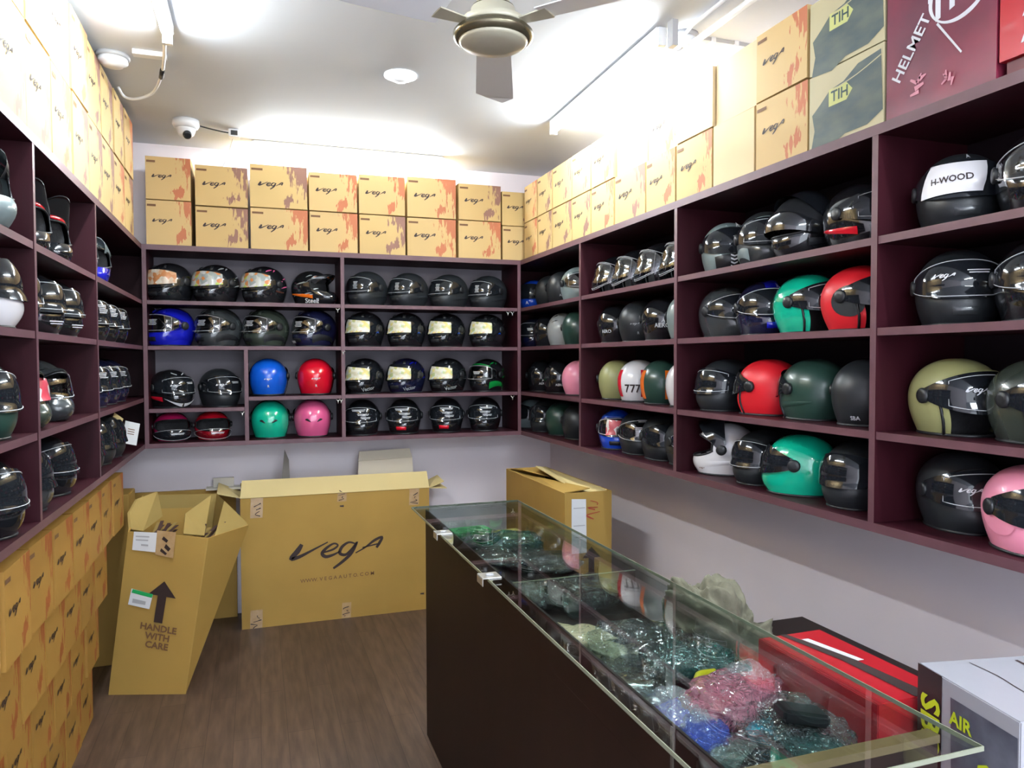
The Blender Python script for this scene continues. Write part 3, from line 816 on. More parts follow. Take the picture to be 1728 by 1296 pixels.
def sticker_mat(name, cols, sc=26):
    m = mat(name, (0.7, 0.65, 0.5), 0.35, coat=0.3)
    nt = m.node_tree; b = nt.nodes['Principled BSDF']
    tc = nt.nodes.new('ShaderNodeTexCoord'); v = nt.nodes.new('ShaderNodeTexVoronoi'); v.inputs['Scale'].default_value = sc
    nt.links.new(tc.outputs['Object'], v.inputs['Vector'])
    sp = nt.nodes.new('ShaderNodeSeparateColor'); nt.links.new(v.outputs['Color'], sp.inputs[0])
    cr = nt.nodes.new('ShaderNodeValToRGB'); cr.color_ramp.interpolation = 'CONSTANT'
    while len(cr.color_ramp.elements) < len(cols): cr.color_ramp.elements.new(0.5)
    for i, c in enumerate(cols): cr.color_ramp.elements[i].position = i / len(cols); cr.color_ramp.elements[i].color = (*c, 1)
    nt.links.new(sp.outputs[0], cr.inputs[0]); nt.links.new(cr.outputs[0], b.inputs['Base Color'])
    return m
M_STK1 = sticker_mat('cream_picture_sticker', [(0.66, 0.62, 0.42), (0.75, 0.72, 0.60), (0.45, 0.50, 0.22), (0.70, 0.66, 0.50), (0.60, 0.40, 0.26), (0.62, 0.66, 0.60), (0.70, 0.60, 0.20)], 55)
M_STK2 = sticker_mat('orange_picture_sticker', [(0.62, 0.34, 0.18), (0.64, 0.52, 0.40), (0.60, 0.44, 0.30), (0.55, 0.22, 0.08), (0.70, 0.62, 0.50)], 42)
M_STK3 = sticker_mat('orange_and_lime_sticker', [(0.62, 0.22, 0.06), (0.45, 0.46, 0.42), (0.45, 0.55, 0.10), (0.30, 0.34, 0.33), (0.60, 0.60, 0.60)], 40)
M_STKR = sticker_mat('red_and_white_sticker', [(0.55, 0.05, 0.08), (0.65, 0.60, 0.58), (0.60, 0.10, 0.12)], 24)

NM = {'tiger': 'flame_graphics', 'big_plate': 'cheek_plate', 'chevrons': 'chevron_stripes', 'white_v': 'chin_stripe', 'centre_stripe': 'crown_stripe', 'side_stripe_thin': 'side_stripe'}
HELM = []
ROWZ = {1: ZB['r2'], 2: ZB['r3'], 3: ZB['r4'], 4: ZB['bottom'][1]}
def helmet(loc, rz, kind, paint_, label, group, visor='smoke', up=False, shape='full', deco=(), text=(), scale=1.0, tilt=0.0, plate=None, plain=False):
    t = thing('helmet', label, 'helmet', loc, rz, group)
    t.scale = (scale,) * 3
    if tilt: t.rotation_euler = (R(tilt), 0, rz)
    pm = P[paint_]
    link('shell', shell_mesh(kind, pm), t); link('lining', liner_mesh(), t); link('neck_roll', rim_mesh(), t); link('gasket', gasket_mesh(kind), t)
    vis = None
    if visor:
        vm = {'smoke': M_VISOR, 'clear': M_CLEAR, 'white': P['white']}[visor]
        vis = link('visor', visor_mesh(kind, vm, up, shape), t)
        for sd in (-1, 1): link('visor_pivot', knob_mesh(sd, M_BLACK), t)
    for d in deco:
        if d == 'outline': link('visor_outline', outline_mesh(up, shape, 0.010, 0.62, M_WLINE), vis or t)
        elif d == 'outline_full': link('visor_outline', outline_mesh(up, shape, 0.004, 0.96, M_WLINE), vis or t)
        elif d[0] == 'lines': link('small_print', lines_mesh(d[1], d[2], d[3], d[4], 0.017 if visor and not up else 0.003, M_WLINE), vis if (vis and not up) else t)
        elif d[0] == 'peak':
            link('peak', peak_mesh(d[1], d[2], d[3]), t)
        elif d[0] == 'mxchin': link('chin_guard', mx_chin_mesh(d[1]), t)
        elif d[0] == 'liftchin':
            link('side_panel', lifted_chin_mesh(M_BLACK, 'inner'), t); link('raised_chin_bar', lifted_chin_mesh(d[1], 'chin'), t)
        else:
            nm = {'eyes': 'rear_vent', 'sticker': 'picture_sticker', 'sticker_wide': 'picture_sticker', 'band_white': 'visor_sticker', 'brow': 'brow_vent'}.get(d[0], d[0])
            nm = NM.get(nm, nm)
            if d[0] in ('top_vent', 'side_plate', 'eyes', 'side_stripe', 'side_stripe_thin', 'side_disc', 'big_plate'):
                for sd in (-1, 1): link(nm, patch_mesh(d[0], d[1], (sd,)), t)
            else: link(nm, patch_mesh(d[0], d[1]), vis if (vis and d[0].startswith(('sticker', 'band'))) else t)
    for (s, a, z, size, off, sl, mt) in text: link('lettering', letter_mesh(s, a, z, size, off, sl, mt), t)
    HELM.append(t); return t
def face_cam(x, y, rel): return -math.atan2(x, y) + R(rel)
VL = lambda a=18, z=0.14: ('LOGO', a, z, 0.062, 0.0185, 0.0, M_WLINE)
def hb_back(px, row, rel, kind, p, label, zrow=None, **k):
    z = zrow if zrow else ROWZ[row]; q = hit(px, 0, 1, 4.81); x = hit(px, {1: 480, 2: 548, 3: 635, 4: 710}[row], 1, 4.81).x
    x = max(x, -0.470 if row < 3 else -0.478)                                   # clear of the left end panel
    if 0.2 < x < 0.49: x = min(x, 0.352)
    k['scale'] = k.get('scale', 1.0) * 0.97
    return helmet((x, 4.81, z), face_cam(x, 4.81, rel), kind, p, label, 'helmets on the back wall shelf', **k)
def hb_right(px, row, rel, kind, p, label, **k):
    k['scale'] = k.get('scale', 1.0) * 0.875
    py = {1: 420, 2: 520, 3: 640, 4: 780}[row]; y = hit(px, py, 0, 1.82).y
    return helmet((k.pop('x', 1.825), y, ROWZ[row]), face_cam(1.82, y, rel), kind, p, label, 'helmets on the right wall shelf', **k)
def hb_left(y, row, rel, kind, p, label, **k):
    k['scale'] = k.get('scale', 1.0) * 0.93
    return helmet((k.pop('x', -0.765), y, ROWZ[row]), face_cam(-0.765, y, rel), kind, p, label, 'helmets on the left wall shelf', **k)
BK, DK, WL = M_BLACK, P['dark grey'], M_WLINE
std = (('chin_vent', BK), ('top_vent', BK))

# ---- back wall, left bay, top row
hb_back(277, 1, -42, 'full', 'gloss black', 'black full-face helmet, orange visor sticker, leftmost on back wall top row', deco=std + (('sticker_wide', M_STK2),))
hb_back(366, 1, -42, 'full', 'gloss black', 'black helmet, orange and lime visor sticker, second on back wall top row', deco=std + (('sticker_wide', M_STK3), ('tiger', P['silver'])))
hb_back(447, 1, -42, 'full', 'gloss black', 'black helmet, orange sticker and lilac flecks, third on back top row', deco=std + (('sticker_wide', M_STK3), ('tiger', P['pink'])))
hb_back(526, 1, 52, 'moto', 'gloss black', 'black and orange off-road helmet with a peak on the back top row', visor=None, scale=0.93,
        deco=(('peak', P['gloss black'], 0.07, 0.02), ('mxchin', P['gloss black']), ('tiger', P['silver']), ('side_plate', P['orange']), ('brow', P['orange'])),
        text=(('Steelbird', -48, 0.026, 0.042, 0.008, 0.0, M_WLINE),))
# ---- back wall, left bay, second row
for px, p, lab, tx in ((283, 'blue', 'deep blue full-face helmet with clear visor on back wall second row', ()),
                       (370, 'dark grey', 'dark grey full-face helmet with clear visor, back second row, right of blue', ()),
                       (450, 'olive grey', 'olive grey full-face helmet with clear visor on back wall second row', ()),
                       (536, 'navy', 'navy black full-face helmet with clear visor, end of back second row', (('Cruise', -20, 0.035, 0.03, 0.008, 0, WL),))):
    hb_back(px, 2, -48, 'full', p, lab, visor='clear', deco=(('chin_vent', BK), ('top_vent', P[p]), 'outline', ('lines', 6, 0.150, 5, 0.05), ('big_plate', BK if p != 'blue' else P['blue'])), text=tx)
# ---- cubby rows
hb_back(276, 3, 28, 'full', 'gloss black', 'black helmet with white V on chin, in back wall left cubby', zrow=1.332, deco=('outline', ('white_v', WL), ('side_plate', P['red']), ('lines', 20, 0.15, 2, 0.05)), text=(VL(-18, 0.135),), scale=0.97)
hb_back(370, 3, 20, 'full', 'matte black', 'plain black Sport-visor helmet beside the white V helmet in left cubby'.replace('Sport-visor ', 'outlined-visor '), zrow=1.332, deco=('outline', ('lines', 20, 0.15, 2, 0.05)), text=(VL(-16, 0.135),), scale=0.98)
hb_back(277, 4, 8, 'full', 'dark pink', 'dark pink full-face helmet at bottom left of the back wall shelf', deco=('outline_full', ('lines', 6, 0.068, 2, 0.08)), scale=0.80, shape='low').scale = (0.86, 0.86, 0.72)
hb_back(358, 4, 8, 'full', 'red', 'red full-face helmet beside dark pink one, back shelf bottom row', visor='clear', deco=('outline_full', ('lines', 6, 0.068, 2, 0.08)), scale=0.80, shape='low').scale = (0.86, 0.86, 0.72)
hb_back(453, 3, 168, 'open', 'bright blue', 'bright blue open helmet seen from behind in back wall cubby', text=(('LOGO', 192, 0.105, 0.05, 0.0025, 0, WL), ('R', 192, 0.06, 0.022, 0.0025, 0, WL)), scale=0.97)
hb_back(536, 3, 172, 'open', 'red', 'red open helmet seen from behind, right of the bright blue one', text=(('LOGO', 190, 0.105, 0.055, 0.0025, 0, WL), ('R', 190, 0.06, 0.022, 0.0025, 0, WL)), scale=0.97)
hb_back(456, 4, 176, 'open', 'teal', 'teal helmet with rear vents, below bright blue one on back shelf', deco=(('eyes', BK),))
hb_back(527, 4, 184, 'open', 'pink', 'pink helmet with rear vents beside the teal one, back shelf bottom', deco=(('eyes', BK),))
# ---- back wall, right bay
for i, px in enumerate((620, 690, 758, 824)):
    hb_back(px, 1, -40, 'full', 'matte black', 'matte black helmet, %s of four on top row of back right bay' % ORD[i], deco=(('chin_vent', BK), ('side_plate', P['matte black']), 'outline', ('lines', 8, 0.150, 7, 0.03)), scale=0.97)
for i, px in enumerate((616, 686, 754, 823)):
    hb_back(px, 2, -34, 'full', 'gloss black', 'black helmet with cream visor sticker, %s of four, back right bay second row' % ORD[i],
            deco=std + (('sticker', M_STK1),) + ((('sticker_wide', M_STKR),) if i == 9 else ()) + (('tiger', P['dark grey']),), text=(('A', 80, 0.10, 0.03, 0.006, 0, P['bright blue']),), scale=0.97)
for i, (px, p, lab) in enumerate(((616, 'gloss black', 'black helmet with grey flame graphics and cream sticker, back right bay third row'),
                                  (686, 'navy', 'navy helmet with blue graphics and cream sticker, back right bay third row'),
                                  (756, 'gloss black', 'black graphic helmet with cream sticker, between navy and green helmets, back wall'))):
    hb_back(px, 3, -34, 'full', p, lab, deco=std + (('sticker', M_STK1), ('tiger', P['dark grey'] if i != 1 else P['blue'])), text=(('Vector', 52, 0.035, 0.034, 0.006, 0.15, P['silver']),), scale=0.97)
hb_back(822, 3, -34, 'full', 'gloss black', 'black and green helmet with clear visor at end of third row, back wall', visor='clear', deco=(('big_plate', P['green']), ('tiger', P['green']), 'outline', ('lines', 4, 0.14, 3, 0.05), ('brow', P['green'])), scale=0.95)
for i, px in enumerate((612, 682, 754, 818)):
    hb_back(px, 4, -8, 'full', 'gloss black', 'black helmet with white visor print, %s of four, back right bay bottom row' % ORD[i], deco=(('chin_vent', P['red'] if i in (1, 2) else BK), 'outline', ('lines', -4 + 6 * i, 0.165, 2, 0.09), ('lines', 10, 0.14, 2, 0.07), ('lines', 16, 0.12, 2, 0.06)), scale=0.96)
# ---- right wall, farthest bay
FB = 'in the right wall farthest bay'
hb_right(900, 1, -20, 'full', 'clear blue', 'dark blue helmet in top row of the right wall far corner', visor='smoke', text=(('A', 0, 0.05, 0.03, 0.008, 0, WL),))
hb_right(925, 1, 170, 'open', 'matte black', 'matte black open helmet behind the one with white emblem, right far bay', x=1.84)
hb_right(948, 1, 178, 'open', 'matte black', 'matte black helmet with white emblem on its back, right far bay top', text=(('A', 184, 0.085, 0.03, 0.0025, 0, WL), ('AERO', 184, 0.06, 0.022, 0.0025, 0, WL)))
hb_right(975, 1, 20, 'full', 'dull silver', 'grey silver helmet by the divider, right far bay top row', visor='clear', deco=('outline',))
hb_right(904, 2, -30, 'full', 'navy', 'navy helmet in corner of right far bay, second row', deco=('outline', ('lines', 10, 0.14, 3, 0.04)))
hb_right(927, 2, 160, 'open', 'gloss black', 'gloss black helmet behind the silver one, right far bay')
hb_right(950, 2, 168, 'open', 'silver', 'silver open helmet, right far bay second row', deco=(('tiger', P['dark grey']),))
hb_right(975, 2, 170, 'open', 'dark green', 'dark green helmet by the divider, right far bay second row')
hb_right(914, 3, 178, 'open', 'gloss black', 'gloss black helmet with small white crest, left in right far bay third row', text=(('A', 184, 0.085, 0.026, 0.0025, 0, WL), ('AERO', 184, 0.062, 0.022, 0.0025, 0, WL)))
hb_right(943, 3, 176, 'open', 'gloss black', 'gloss black helmet between crested black helmet and pale pink helmet', text=(('AERO', 184, 0.062, 0.022, 0.0025, 0, WL),))
hb_right(979, 3, 150, 'open', 'pale pink', 'pale pink open helmet half hidden by divider, right far bay')
hb_right(922, 4, -30, 'full', 'matte black', 'matte black helmet behind wrapped silver helmet, right far bay bottom')
hb_right(948, 4, 160, 'open', 'dark green', 'dark green helmet in middle of right far bay bottom row')
hb_right(976, 4, 170, 'open', 'matte black', 'matte black helmet against the divider, right far bay bottom row')
g = hb_right(898, 4, -60, 'full', 'dull silver', 'silver helmet wrapped in clear plastic at corner of bottom shelf', scale=0.95)
# ---- right wall, second bay
SB = 'right wall second bay'
for i, px in enumerate((1022, 1056, 1094, 1128)):
    hb_right(px, 1, -70, 'open', 'gloss black', 'black helmet with long clear visor, %s of four in right second bay top row' % ORD[i], visor='clear', shape='long',
             deco=('outline_full', 'outline', ('side_plate', BK)), scale=0.98)
hb_right(1016, 2, 160, 'open', 'gloss black', 'gloss black helmet, leftmost of second row, right second bay', text=(('AERO', 168, 0.07, 0.026, 0.0025, 0, WL),))
hb_right(1057, 2, 172, 'open', 'matte black', 'matte black helmet with grey script on back, right second bay', text=(('LOGO', 176, 0.10, 0.05, 0.0025, 0, P['silver']), ('R', 184, 0.05, 0.02, 0.0025, 0, P['silver'])))
hb_right(1094, 2, 172, 'open', 'gloss black', 'gloss black helmet with white capitals on back, right second bay', text=(('A', 186, 0.105, 0.026, 0.0025, 0, WL), ('AERO', 184, 0.08, 0.03, 0.0025, 0, WL)))
hb_right(1130, 2, 168, 'open', 'dull silver', 'grey capped helmet by the divider, right second bay second row')
hb_right(1022, 3, 176, 'open', 'olive', 'olive green open helmet, leftmost in right second bay third row')
h = hb_right(1060, 3, 158, 'open', 'white', 'white helmet with red band and numerals 777 on its back', deco=(('side_stripe', P['red']),), text=(('777', 186, 0.075, 0.062, 0.0028, 0, M_INK),))
hb_right(1094, 3, 158, 'open', 'dark green', 'dark green helmet with orange bands, right second bay third row', deco=(('side_stripe', P['orange']),))
hb_right(1126, 3, 158, 'open', 'white', 'white helmet with thin blue stripe beside orange banded one', deco=(('side_stripe_thin', P['blue']), ('centre_stripe', P['blue'])) [:1], text=(('R&', 190, 0.06, 0.04, 0.0028, 0, M_INK),))
hb_right(1012, 4, -8, 'full', 'clear blue', 'cobalt blue full-face helmet, bottom row of right second bay', visor='clear', deco=('outline', ('sticker', M_STKR), ('brow', P['clear blue']), ('chin_vent', BK)))
hb_right(1048, 4, 6, 'full', 'matte black', 'black helmet with raised clear mask, right of cobalt blue helmet', visor='clear', deco=('outline_full', ('lines', 8, 0.185, 2, 0.09), ('lines', -6, 0.15, 2, 0.05)))
hb_right(1092, 4, 14, 'full', 'matte black', 'matte black helmet with white print, third on right second bay bottom', deco=(('lines', 8, 0.165, 2, 0.06), ('lines', 8, 0.13, 2, 0.05)))
hb_right(1130, 4, 30, 'full', 'matte black', 'black helmet with fine white lines by divider, right second bay bottom', deco=('outline_full', 'outline', ('tiger', P['dark grey'])))
# ---- right wall, third bay
hb_right(1208, 1, 10, 'full', 'dull silver', 'grey black helmet with white chevrons down its chin, right third bay', deco=(('chevrons', WL), ('chin_plate', BK), ('brow', BK), ('lines', 10, 0.15, 2, 0.05)), text=(('A', 12, 0.205, 0.03, 0.012, 0, WL),))
hb_right(1278, 1, 10, 'full', 'matte black', 'angular black helmet with grey eye panels, right third bay top', deco=(('chin_plate', P['dark grey']), ('big_plate', P['dull silver']), ('brow', P['dull silver']), 'outline'))
hb_right(1355, 1, -52, 'full', 'gloss black', 'black helmet with huge visor lifted, right third bay top row', visor='smoke', up=True, deco=(('side_plate', BK), ('liftchin', P['gloss black'])))
hb_right(1440, 1, 42, 'full', 'gloss black', 'black helmet with red chin base, right end of third bay top', deco=(('lines', 10, 0.175, 3, 0.10), ('chin_plate', P['dark grey']), ('side_plate', P['red']), 'outline'))
hb_right(1222, 2, 34, 'full', 'dark grey', 'glossy dark helmet with outlined smoke visor, right third bay second row', deco=('outline_full', ('lines', 12, 0.150, 5, 0.07)))
hb_right(1286, 2, 16, 'full', 'navy', 'blue black helmet with glossy smoke visor, left of the teal one', deco=('outline_full', ('lines', 16, 0.150, 3, 0.06), ('chin_vent', P['blue']), ('centre_stripe', P['blue'])), text=(('A', 14, 0.205, 0.03, 0.004, 0, WL),))
hb_right(1364, 2, 48, 'open', 'teal', 'teal open helmet with outlined black bubble visor on right wall', deco=('outline',), text=(VL(-22, 0.14),))
hb_right(1442, 2, 52, 'open', 'matte red', 'red open helmet with black side disc, right third bay second row', visor='smoke', deco=(('side_disc', DK), ('sticker', M_PAPER),))
hb_right(1222, 3, -46, 'full', 'matte black', 'black helmet at left of matte red one, right third bay third row', deco=(('side_plate', BK), 'outline'))
hb_right(1296, 3, -128, 'open', 'matte red', 'matte red open helmet seen from behind, right third bay third row')
hb_right(1380, 3, -140, 'open', 'dark green', 'dark green helmet seen from behind, right of the matte red one', deco=(('side_plate', P['dark green']),))
hb_right(1446, 3, 165, 'open', 'matte black', 'black helmet with grey top by divider, right third bay third row', text=(('SBA', 176, 0.03, 0.02, 0.0025, 0, WL),))
hb_right(1212, 4, -98, 'full', 'white', 'white full-face helmet with raised dark visor, right third bay bottom', visor='smoke', up=True, deco=(('side_plate', P['white']),), text=(('LOGO', 52, 0.035, 0.03, 0.008, 0, M_INKB),), scale=1.0)
hb_right(1278, 4, -40, 'full', 'matte black', 'black helmet between the white and teal ones, right bottom row', deco=('outline_full', ('side_plate', BK)), scale=0.96)
hb_right(1360, 4, -100, 'full', 'teal', 'teal full-face helmet with smoke visor, right third bay bottom row', visor='smoke', up=False, scale=1.0, x=1.80)
hb_right(1440, 4, -30, 'full', 'matte black', 'matte black helmet right of the teal full-face, right bottom row', deco=(('side_plate', BK),))
# ---- right wall, nearest bay
NBL = 'right wall nearest bay'
hb_right(1592, 1, 8, 'full', 'matte black', 'black helmet with white striped visor sticker, right nearest bay top', deco=(('band_white', P['white']), ('lines', 40, 0.14, 4, 0.05), ('chin_vent', P['dark grey'])),
         text=(('H-WOOD', -18, 0.135, 0.024, 0.0185, 0.06, M_INK), ('A', 4, 0.21, 0.02, 0.004, 0, WL)))
hb_right(1705, 1, 12, 'full', 'gloss black', 'gloss black helmet with outlined visor at photo edge, right top shelf', deco=('outline_full', ('lines', -6, 0.17, 4, 0.08)), visor='clear')
hb_right(1590, 2, 8, 'full', 'matte black', 'matte black helmet with outlined smoke visor, nearest bay second row', deco=('outline_full', ('lines', 14, 0.155, 2, 0.06), ('eyes', BK), ('chin_vent', DK)), text=(VL(-24, 0.142),))
hb_right(1712, 2, 12, 'full', 'gloss black', 'gloss black helmet at photo edge on right second row', deco=('outline_full', ('lines', -6, 0.17, 2, 0.09), ('lines', 0, 0.14, 2, 0.08)))
hb_right(1590, 3, 40, 'open', 'olive', 'olive open helmet with black bubble visor, nearest bay third row', deco=('outline', ('lines', 12, 0.14, 1, 0.05), ('brow', P['olive'])), text=(VL(-20, 0.138),), shape='open')
hb_right(1725, 3, 40, 'open', 'olive grey', 'grey green open helmet with black visor at photo edge, third row', deco=('outline', ('brow', P['olive grey'])), text=(VL(-20, 0.138),), shape='open')
hb_right(1600, 4, 28, 'full', 'matte black', 'matte black helmet with outlined visor, nearest bay bottom row', deco=('outline', ('brow', BK), ('lines', 14, 0.155, 1, 0.06)), text=(VL(-20, 0.135),), x=1.85)
hb_right(1762, 4, 30, 'full', 'pale pink', 'pale pink full-face helmet at photo right edge, bottom shelf', visor='smoke', deco=(('side_disc', P['pale pink']), ('lines', -8, 0.12, 4, 0.03)), text=(('BOLT', -14, 0.145, 0.022, 0.0185, 0, WL),), x=1.79)
# helmets standing side by side in one bay of the right shelf must not touch
RW = [o for o in HELM if o['group'].startswith('helmets on the right')]
for zr in sorted({round(o.location.z, 3) for o in RW}):
    for lo, hi, t0, t1 in ((3.71, 4.97, 3.87, 9), (2.74, 3.68, 2.82, 3.87), (1.685, 2.71, 1.76, 2.82), (0.68, 1.655, 0, 1.76)):
        row = sorted([o for o in RW if round(o.location.z, 3) == zr and t0 < o.location.y <= t1], key=lambda o: -o.location.y)
        ys = [o.location.y for o in row]
        for it in range(40):
            for i in range(len(ys) - 1):
                gap = 0.238 - (ys[i] - ys[i + 1])
                if gap > 0: ys[i] += gap * 0.35; ys[i + 1] -= gap * 0.65
            ys = [min(max(y, lo + 0.124), hi - 0.116) for y in ys]
        for o, y in zip(row, ys): o.location.y = y
# ---- left wall
for i, y in enumerate((2.64, 2.90, 3.16)):
    hb_left(y, 1, (-40, 20, 30)[i], 'moto', 'gloss black', 'black off-road helmet with red-tipped peak, %s from viewer, left top row' % ORD[i], visor=None, scale=0.97,
            deco=(('peak', P['matte black'], 0.09, 0.055), ('mxchin', P['gloss black']), ('tiger', P['dark grey']), ('brow', P['red']), ('chin_vent', P['dark grey'])))
for i, y in enumerate((3.58, 3.88)):
    hb_left(y, 1, (15, 15)[i], 'moto', 'silver' if i == 0 else 'dark grey', ('silver off-road helmet with blue side and grey peak, left top row', 'dark off-road helmet behind the silver and blue one, left top')[i], visor=None, scale=0.97,
            deco=(('peak', P['dull silver'], 0.09, 0.045), ('mxchin', P['blue']), ('side_plate', P['blue']), ('tiger', P['gloss black'])), x=-0.742)
for i, y in enumerate((2.64, 2.92, 3.19)):
    hb_left(y, 2, (30, 40, 45)[i], 'full', 'gloss black', 'gloss black helmet, %s from viewer in left middle bay second row' % ORD[i], deco=('outline', ('lines', 0, 0.05, 2, 0.05)), x=-0.75)
for i, y in enumerate((3.52, 3.78, 4.04, 4.30)):
    hb_left(y, 2, 35, 'full', 'gloss black', 'black helmet with silver-striped visor, %s from viewer, left far second row' % ORD[i], deco=('outline_full', ('lines', 0, 0.165, 6, 0.10), ('tiger', P['silver'])), x=-0.75)
hb_left(2.68, 3, 38, 'moto', 'olive grey', 'grey green peaked helmet with red visor sticker, left third row', visor='smoke', deco=(('peak', P['olive grey'], 0.06, 0.01), ('mxchin', P['olive grey']), ('sticker', M_STKR)), x=-0.75, scale=0.97)
hb_left(3.02, 3, 35, 'moto', 'dark grey', 'dark grey peaked helmet behind the red stickered one, left third row', visor='clear', deco=(('peak', P['dark grey'], 0.06, 0.01), ('mxchin', P['dark grey']), 'outline'), x=-0.75, scale=0.97)
for i, y in enumerate((3.52, 3.78, 4.04, 4.30)):
    hb_left(y, 3, 35, 'full', 'navy', 'blue black helmet with pale stripes, %s from viewer, left far third row' % ORD[i], deco=('outline_full', ('lines', 0, 0.16, 4, 0.08), ('side_stripe', P['dull silver'])), x=-0.75)
hb_left(2.68, 4, 60, 'full', 'dark grey', 'dark helmet with pale side plates, nearest on left middle bay bottom row', deco=(('side_plate', P['dull silver']),), x=-0.75)  # the pale parts are silver-grey side plates
hb_left(3.00, 4, 60, 'full', 'gloss black', 'gloss black helmet second on left middle bay bottom row', deco=('outline',), x=-0.75)
for i, y in enumerate((3.54, 3.82, 4.10)):
    hb_left(y, 4, 50, 'full', 'matte black', 'matte black helmet, %s from viewer, left far bay bottom row' % ORD[i], deco=(('side_plate', BK),), x=-0.75)
hb_left(2.33, 1, 30, 'moto', 'dull silver', 'grey silver off-road helmet at photo left edge, top row', visor=None, deco=(('peak', P['matte black'], 0.06, 0.03), ('mxchin', P['dull silver'])), x=-0.735)
hb_left(2.33, 2, 70, 'full', 'white', 'white full-face helmet at photo left edge, second row', visor='smoke', x=-0.735)
hb_left(2.33, 3, 30, 'full', 'dark green', 'dark green helmet with white lines at photo left edge', deco=('outline_full', ('tiger', P['dull silver'])), x=-0.735)
hb_left(2.33, 4, 40, 'full', 'gloss black', 'gloss black helmet at photo left edge, bottom row', deco=('outline',), x=-0.73)
hb_left(2.06, 3, 30, 'full', 'matte black', 'matte black helmet beyond photo left edge on third row', x=-0.74) if False else None

# ---- a tag and a folded card leaning in the left bottom row
t = thing('hang_tag', 'white paper tag hanging by the end of left bottom shelf', 'tag', (-0.625, 4.26, 1.175), R(55))
MB().box(-0.05, 0.05, -0.001, 0.001, 0.0, 0.115).build('card', M_PAPER, t, rot=(0, R(14), 0))
mb = MB()
for q in range(3): mb.box(-0.025, 0.02, -0.0018, -0.0012, 0.075 - q * 0.012, 0.079 - q * 0.012)
mb.build('print', M_INKB, t, rot=(0, R(14), 0))
t = thing('card_flap', 'small kraft card leaning behind the white tag, left bottom shelf', 'card', (-0.66, 4.10, ROWZ[4] + 0.155), R(60))
MB().box(-0.035, 0.035, -0.001, 0.001, -0.02, 0.05).build('card', M_KRAFTL, t, rot=(0, R(30), 0))

# ================================================================== LARGE CARTONS ON THE FLOOR
def V3(*a): return Vector(a)
def prism(name, lo, hi, mt, parent, loc=(0, 0, 0)):
    """closed solid between two rings of the same length"""
    n = len(lo); mb = MB(); mb.add(list(lo) + list(hi), [tuple(range(n))[::-1], tuple(range(n, 2 * n))] + [(i, (i + 1) % n, n + (i + 1) % n, n + i) for i in range(n)])
    return mb.build(name, mt, parent, loc)
def panel(mb, a, b, c, d, t=0.006, mi=0): mb.quad(a, b, c, d, t, mi)
# -- the wide carton with the big script logo
X0, X1, YF, YBk, H1 = -0.100, 1.042, 4.672, 4.93, 0.785
big = thing('carton', 'wide kraft carton with large script lettering standing by the back wall', 'cardboard box', ((X0 + X1) / 2, YF, 0))
ox = (X0 + X1) / 2; W2 = (X1 - X0) / 2; D2 = YBk - YF
mb = MB()
mb.box(-W2, W2, 0, 0.006, 0, H1); mb.box(-W2, W2, D2 - 0.006, D2, 0, H1 + 0.0); mb.box(-W2, -W2 + 0.006, 0.006, D2 - 0.006, 0, H1); mb.box(W2 - 0.006, W2, 0.006, D2 - 0.006, 0, H1)
mb.box(-W2 + 0.006, W2 - 0.006, 0.006, D2 - 0.006, 0, 0.006)
mb.build('body', M_KRAFT, big)
mb = MB(); panel(mb, (-W2, 0, H1), (W2, 0, H1), (W2 - 0.004, 0.055, H1 + 0.098), (-W2 + 0.01, 0.055, H1 + 0.098), 0.005); mb.build('front_flap', M_KRAFTL, big)  # lighter board colour carries the light falling on this upturned flap
mb = MB(); panel(mb, (-W2, D2, H1), (W2 * 0.30, D2, H1), (W2 * 0.28, D2 - 0.10, H1 + 0.055), (-W2, D2 - 0.10, H1 + 0.07), 0.005); mb.build('back_flap', M_KRAFTI, big)
mb = MB(); panel(mb, (W2, 0.01, H1), (W2, D2, H1), (W2 + 0.115, D2 - 0.02, H1 - 0.005), (W2 + 0.125, 0.03, H1 - 0.012), 0.005)
panel(mb, (W2, 0.01, H1), (W2, D2 - 0.05, H1), (W2 + 0.10, D2 - 0.06, H1 + 0.05), (W2 + 0.11, 0.05, H1 + 0.030), 0.005); mb.build('side_flap', M_KRAFTL, big)
mb = MB(); panel(mb, (-W2, 0.02, H1), (-W2, D2, H1), (-W2 - 0.13, D2, H1 + 0.06), (-W2 - 0.13, 0.03, H1 + 0.03), 0.005); mb.build('side_flap', M_KRAFTL, big)
mb = MB(); flat(mb, LOGO, (-0.012, -0.0015, 0.425), (1, 0, 0.0), (0, 0, 1), 0.575, 0); mb.build('logo_print', M_INK, big)
mb = MB(); flat(mb, text2d('WWW. V E G A A U T O. C O M', 0.012), (-0.008, -0.0015, 0.262), (1, 0, 0.02), (0, 0, 1), 0.0315, 0); mb.build('web_address_print', M_INKB, big)
M_TAPE = mat('brown_printed_tape', (0.50, 0.34, 0.18), 0.25, coat=0.6, col2=(0.42, 0.26, 0.12), noise_scale=30)
def scrib(seed):
    r = random.Random(seed); P_ = [(r.uniform(-0.4, 0.4), -0.5 + 0.12 * i, r.uniform(0.03, 0.09)) for i in range(9)]
    return strokes([P_[:4], P_[4:6] + [(0.2, 0.1, 0.04)], P_[6:]])
